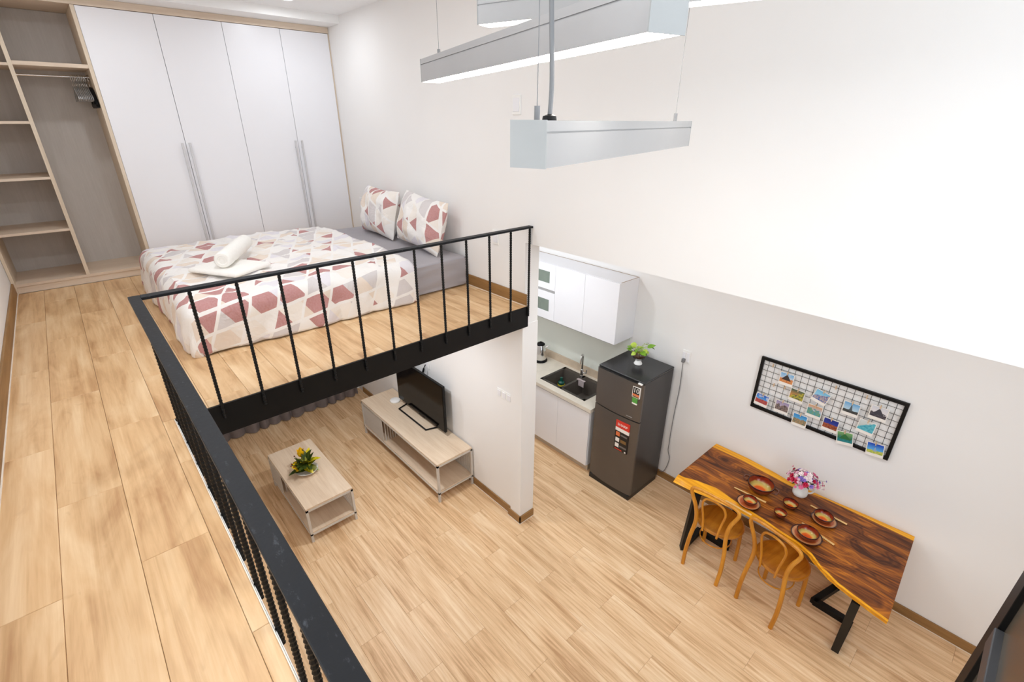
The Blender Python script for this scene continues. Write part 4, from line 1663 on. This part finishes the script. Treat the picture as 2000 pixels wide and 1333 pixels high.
# flower jug
JX, JY = 4.908, 1.412
t = thing('flower_jug', 'white jug of pink, white and purple flowers at the back of the table', 'flowers', (JX, JY, TZ))
bm = bmesh.new()
lathe(bm, [(0, 0), (.048, 0), (.056, .012), (.058, .035), (.050, .07), (.041, .095), (.043, .115), (.047, .122), (.043, .122), (.038, .10), (.044, .07), (.050, .035), (0, .012)], 32, (JX, JY, TZ))
CER = plain('white_ceramic', srgb(240, 238, 232), .18)
part('jug', bm, CER, t, True)
bm = bmesh.new()
tube(bm, spline([(JX + .036, JY + .018, TZ + .10), (JX + .075, JY + .04, TZ + .098), (JX + .086, JY + .046, TZ + .065), (JX + .070, JY + .038, TZ + .035), (JX + .046, JY + .024, TZ + .028)], 5), .007, 8)
part('handle', bm, CER, t, True)
fcol = [plain('petal_white', srgb(240, 226, 226), .6), plain('petal_crimson', srgb(190, 24, 66), .6), plain('petal_pink', srgb(226, 120, 160), .6),
        plain('petal_violet', srgb(142, 116, 196), .6), plain('petal_blush', srgb(232, 190, 206), .6)]


def blossom_mesh(mat, R=.020):
    bm = bmesh.new()
    for ring, (np_, el, rr) in enumerate(((6, .35, R), (5, .9, R * .75))):
        for k in range(np_):
            a = 2 * PI * k / np_ + ring * .4
            c = Vector((math.cos(a), math.sin(a), 0))
            tn = Vector((-c.y, c.x, 0))
            p0 = Vector((0, 0, 0))
            tip = c * rr * math.cos(el) + Vector((0, 0, rr * math.sin(el)))
            m1 = tip * .6 + tn * rr * .42 + Vector((0, 0, .001))
            m2 = tip * .6 - tn * rr * .42 + Vector((0, 0, .001))
            vs = [bm.verts.new(v) for v in (p0, m1, tip + tn * rr * .2, tip - tn * rr * .2, m2)]
            bm.faces.new(vs)
    bmesh.ops.create_icosphere(bm, subdivisions=1, radius=R * .32, matrix=Matrix.Translation((0, 0, R * .35)))
    return finish('blossom', bm, mat)


bms = [blossom_mesh(m) for m in fcol]
random.seed(21)
stem = bmesh.new()
for k in range(58):
    a = k * 2.39996
    rr = .115 * math.sqrt((k + .5) / 58)
    hh = .245 - rr * .75 + random.uniform(-.015, .02)
    p = Vector((rr * math.cos(a) * 1.08, rr * math.sin(a) * .92 - .008, hh))
    if p.y > .12:
        p.y = .12
    tube(stem, [(0, 0, .09), (p.x * .5, p.y * .5, .09 + (hh - .09) * .55), tuple(p - Vector((0, 0, .004)))], .0013, 4)
    low = rr > .07
    c = random.choice([0, 0, 4, 0, 2, 3] if not low else [1, 1, 2, 3, 4, 0, 2])
    o = add('blossom', bms[c], t, p)
    o.rotation_euler = (Vector((p.x, p.y, .05)).to_track_quat('Z', 'Y')).to_euler()
    s = random.uniform(.85, 1.25)
    o.scale = (s, s, s)
for k in range(14):
    a = k * 2.1 + .4
    rr = random.uniform(.125, .165)
    p = Vector((rr * math.cos(a), rr * math.sin(a) * .75 - .02, .115 + random.uniform(-.02, .12)))
    if p.y > .12:
        p.y = .12
    tube(stem, [(0, 0, .09), (p.x * .5, p.y * .5, p.z * .9), tuple(p)], .001, 4)
    o = add('blossom', bms[random.choice([1, 2, 4, 3])], t, p)
    o.scale = (.6, .6, .6)
    o.rotation_euler = (Vector((p.x, p.y, .05)).to_track_quat('Z', 'Y')).to_euler()
part('stem', stem, DKGREEN, t, False, world=False)
fl_ = leaf_mesh('leaf', .06, .02, DKGREEN, .3)
for k in range(16):
    a = k * 2 * PI / 16
    place(t, 'leaf', fl_, (.03 * math.cos(a), .03 * math.sin(a), .12), a, random.uniform(.1, .9))

# ------------------------------------------------------------------ wire grid photo board
GX0, GX1, GZ0, GZ1 = 4.303, 5.348, 1.292, 1.795
YG = D - .016
t = thing('photo_grid', 'black framed wire grid board hung on the wall above the table', 'photo board', (4.825, D - .01, GZ0))
for a, b, c, d in ((GX0, GX1, GZ1 - .025, GZ1), (GX0, GX1, GZ0, GZ0 + .025), (GX0, GX0 + .025, GZ0 + .025, GZ1 - .025), (GX1 - .025, GX1, GZ0 + .025, GZ1 - .025)):
    pbox('frame_bar', BLACKM, t, a, b, YG - .008, D - .002, c, d, bev=.002)
nx, nz = 19, 9
for k in range(1, nx):
    x = GX0 + .0125 + (GX1 - GX0 - .025) * k / nx
    bm = bmesh.new()
    cyl(bm, (x, YG, GZ0 + .024), (x, YG, GZ1 - .024), .0018, 6)
    part('wire', bm, BLACKM, t)
for k in range(1, nz):
    z = GZ0 + .0125 + (GZ1 - GZ0 - .025) * k / nz
    bm = bmesh.new()
    cyl(bm, (GX0 + .024, YG + .003, z), (GX1 - .024, YG + .003, z), .0018, 6)
    part('wire', bm, BLACKM, t)


def photo_mat(name, sky0, sky1, g0, g1, horizon, tower=None, rugged=.02, seed=0.0, cloud=0.0, side=None):
    m, n, b = nt('print_' + name)
    tc = N(n, 'ShaderNodeTexCoord')
    sx = N(n, 'ShaderNodeSeparateXYZ')
    n.links.new(tc.outputs['Object'], sx.inputs[0])
    X, Z = sx.outputs[0], sx.outputs[2]

    def nz_(sc, det=3):
        no = N(n, 'ShaderNodeTexNoise')
        no.inputs['Scale'].default_value = sc
        no.inputs['Detail'].default_value = det
        mp = N(n, 'ShaderNodeMapping')
        mp.inputs['Location'].default_value = (seed, seed * 2.1, seed * .7)
        n.links.new(tc.outputs['Object'], mp.inputs[0])
        n.links.new(mp.outputs[0], no.inputs['Vector'])
        return no.outputs[0]
    zz = mth(n, 'ADD', mth(n, 'MULTIPLY', Z, 1 / .075), .5)
    sky = ramp(n, zz, [(.35, sky1), (1, sky0)]).outputs[0]
    if cloud:
        sky = mix(n, ramp(n, nz_(38), [(.5, (0, 0, 0)), (.68, (cloud, cloud, cloud))]).outputs[0], sky, (.9, .9, .92))
    gr = ramp(n, nz_(70, 4), [(.35, g0), (.65, g1)]).outputs[0]
    edge = mth(n, 'ADD', horizon, mth(n, 'MULTIPLY', mth(n, 'SUBTRACT', nz_(45, 3), .5), rugged * 26))
    if side is not None:
        edge = mth(n, 'ADD', edge, mth(n, 'MULTIPLY', X, side))
    f = mth(n, 'LESS_THAN', zz, edge)
    c = mix(n, f, sky, gr)
    if tower:
        tw, thh, tcol = tower
        ax_ = mth(n, 'ABSOLUTE', mth(n, 'ADD', X, mth(n, 'MULTIPLY', mth(n, 'SUBTRACT', nz_(90, 2), .5), .006)))
        lim = mth(n, 'MULTIPLY', mth(n, 'SUBTRACT', thh, zz), tw)
        c = mix(n, mth(n, 'MULTIPLY', mth(n, 'LESS_THAN', ax_, lim), mth(n, 'GREATER_THAN', zz, horizon * .6)), c, tcol)
    n.links.new(c, b.inputs['Base Color'])
    b.inputs['Roughness'].default_value = .4
    return m


S_ = srgb
photos = [  # x, z, rotation deg (about the wall normal), label, material args
    (4.534, 1.672, 0, 'photo card of a dark temple on orange rocks under blue sky', (S_(120, 176, 220), S_(190, 210, 226), S_(190, 112, 62), S_(224, 154, 96), .42, (.050, 1.0, S_(56, 50, 52)), .02, 1, .3)),
    (4.388, 1.403, -4, 'photo card of blue clouds over a red field, leftmost on the grid', (S_(20, 90, 190), S_(90, 170, 230), S_(150, 60, 80), S_(190, 90, 70), .45, None, .01, 2, .8)),
    (4.642, 1.560, -2, 'photo card of a shady street with yellow trees', (S_(70, 96, 76), S_(196, 140, 80), S_(40, 74, 70), S_(206, 190, 60), .62, None, .035, 3, .0, 9)),
    (4.556, 1.407, 0, 'photo card of a violet-grey city street, above the bottom frame', (S_(150, 140, 176), S_(196, 180, 200), S_(60, 54, 66), S_(160, 140, 130), .60, None, .04, 4)),
    (4.812, 1.622, -14, 'crooked photo card of a deep blue bay with tan shore', (S_(120, 190, 226), S_(150, 205, 232), S_(24, 92, 170), S_(206, 180, 156), .62, None, .012, 5, 0, 7)),
    (4.712, 1.350, 1, 'photo card of a tan old town, overlapping the bottom frame at left', (S_(50, 140, 206), S_(110, 180, 220), S_(190, 150, 104), S_(90, 110, 96), .55, None, .03, 6)),
    (4.795, 1.478, 0, 'photo card of a turquoise canal between orange and green houses', (S_(206, 160, 120), S_(176, 196, 220), S_(60, 150, 170), S_(126, 160, 110), .5, None, .05, 7)),
    (4.930, 1.413, 0, 'photo card of red city lights below a deep blue evening sky', (S_(20, 40, 130), S_(44, 66, 160), S_(110, 52, 40), S_(176, 92, 60), .5, None, .012, 8)),
    (5.026, 1.612, 0, 'photo card of a slim tower under pale blue sky', (S_(110, 170, 216), S_(176, 206, 224), S_(44, 48, 54), S_(70, 74, 70), .26, (.014, 1.0, S_(80, 90, 96)), .012, 9)),
    (5.049, 1.348, 11, 'photo card of a boat on a green lake, overlapping the bottom frame', (S_(120, 170, 110), S_(40, 100, 70), S_(20, 110, 120), S_(40, 140, 140), .45, (.06, .95, S_(40, 110, 60)), .05, 10)),
    (5.155, 1.508, -3, 'photo card of a turquoise coast with a pale cliff', (S_(206, 214, 214), S_(190, 200, 196), S_(40, 150, 176), S_(110, 196, 206), .70, None, .012, 11, 0, 10)),
    (5.197, 1.655, 0, 'photo card of a dark hill temple under pale sky, top right', (S_(206, 208, 216), S_(226, 222, 224), S_(48, 48, 62), S_(90, 84, 92), .38, (.05, .95, S_(62, 62, 74)), .03, 12)),
    (5.254, 1.352, 7, 'photo card of a tower on a lawn below bright blue sky, lowest right', (S_(16, 72, 190), S_(90, 170, 230), S_(150, 180, 60), S_(206, 200, 110), .30, (.022, .72, S_(150, 170, 190)), .01, 13)),
]
PEG = plain('wood_peg', srgb(214, 186, 152), .6)


def peg(x, y, z, root=None, ry=0, label=None):
    bm = bmesh.new()
    M = Matrix.Translation((x, y, z)) @ Matrix.Rotation(ry, 4, 'Y')
    box(bm, -.0032, .0032, -.009, -.003, -.014, .015, M)
    box(bm, -.0032, .0032, .002, .006, -.014, .015, M)
    box(bm, -.0042, .0042, -.008, .005, -.002, .002, M)
    if root is not None:
        return part('peg', bm, PEG, root)
    return solo('clothes_peg', bm, PEG, label, 'peg', (x, y, z), 'loose pegs on the photo grid')


for i, (x, z, rot, lab, args) in enumerate(photos):
    yc = YG - .011 - .0012 * (i % 3)
    t2 = thing('photo_card', lab, 'photo', (x, yc, z), 0, 'photo cards pegged on the wire grid')
    R = Matrix.Translation((x, yc, z)) @ Matrix.Rotation(math.radians(rot * -1), 4, 'Y')
    bm = bmesh.new()
    box(bm, -.057, .057, -.0006, .0006, -.067, .050, R)
    part('card', bm, WHITEPR, t2)
    bm = bmesh.new()
    box(bm, -.051, .051, -.0004, .0004, -.0425, .0425)
    me = finish('print', bm, photo_mat('photo%d' % i, *args))
    o = add('print', me, t2, (0, -.0012, 0.002))
    o.rotation_euler = (0, math.radians(-rot), 0)
    c = Vector((.0, 0, .048))
    c = Matrix.Rotation(math.radians(-rot), 4, 'Y') @ c
    peg(x + c.x, yc - .0005, z + c.z, t2, math.radians(-rot))
for x, z, lab in ((4.406, 1.742, 'bare wooden peg at the top left of the wire grid'), (4.449, 1.570, 'bare wooden peg left of the shady street photo'),
                  (4.538, 1.583, 'bare wooden peg under the orange rocks photo'), (4.888, 1.734, 'bare wooden peg in the top row above the bay photo'), (5.096, 1.739, 'bare wooden peg in the top row right of the slim tower photo')):
    peg(x, YG - .001, z, None, 0, lab)

# ------------------------------------------------------------------ steel framed screen at the near right
t = thing('glazed_screen', 'black steel framed screen with dark patterned glass at the near right corner', 'screen', (5.9, -1.5, 0))
sy0, sy1, sh = -2.36, -.78, 3.1
pbox('stile', BLACKM, t, 5.885, 5.925, sy1 - .105, sy1, .0, sh, bev=.002)
pbox('stile', BLACKM, t, 5.885, 5.925, sy0, sy0 + .06, .0, sh, bev=.002)
pbox('rail', BLACKM, t, 5.885, 5.925, sy0 + .06, sy1 - .105, .0, .08)
pbox('rail', BLACKM, t, 5.885, 5.925, sy0 + .06, sy1 - .105, sh - .08, sh)
pbox('rail', plain('grey_steel', srgb(78, 80, 84), .4, .3), t, 5.880, 5.925, sy0 + .06, sy1 - .105, 2.27, 2.34, bev=.003)
pbox('pane', MESHGLASS, t, 5.900, 5.908, sy0 + .06, sy1 - .105, .08, 2.27)
pbox('pane', MESHGLASS, t, 5.900, 5.908, sy0 + .06, sy1 - .105, 2.34, sh - .08)
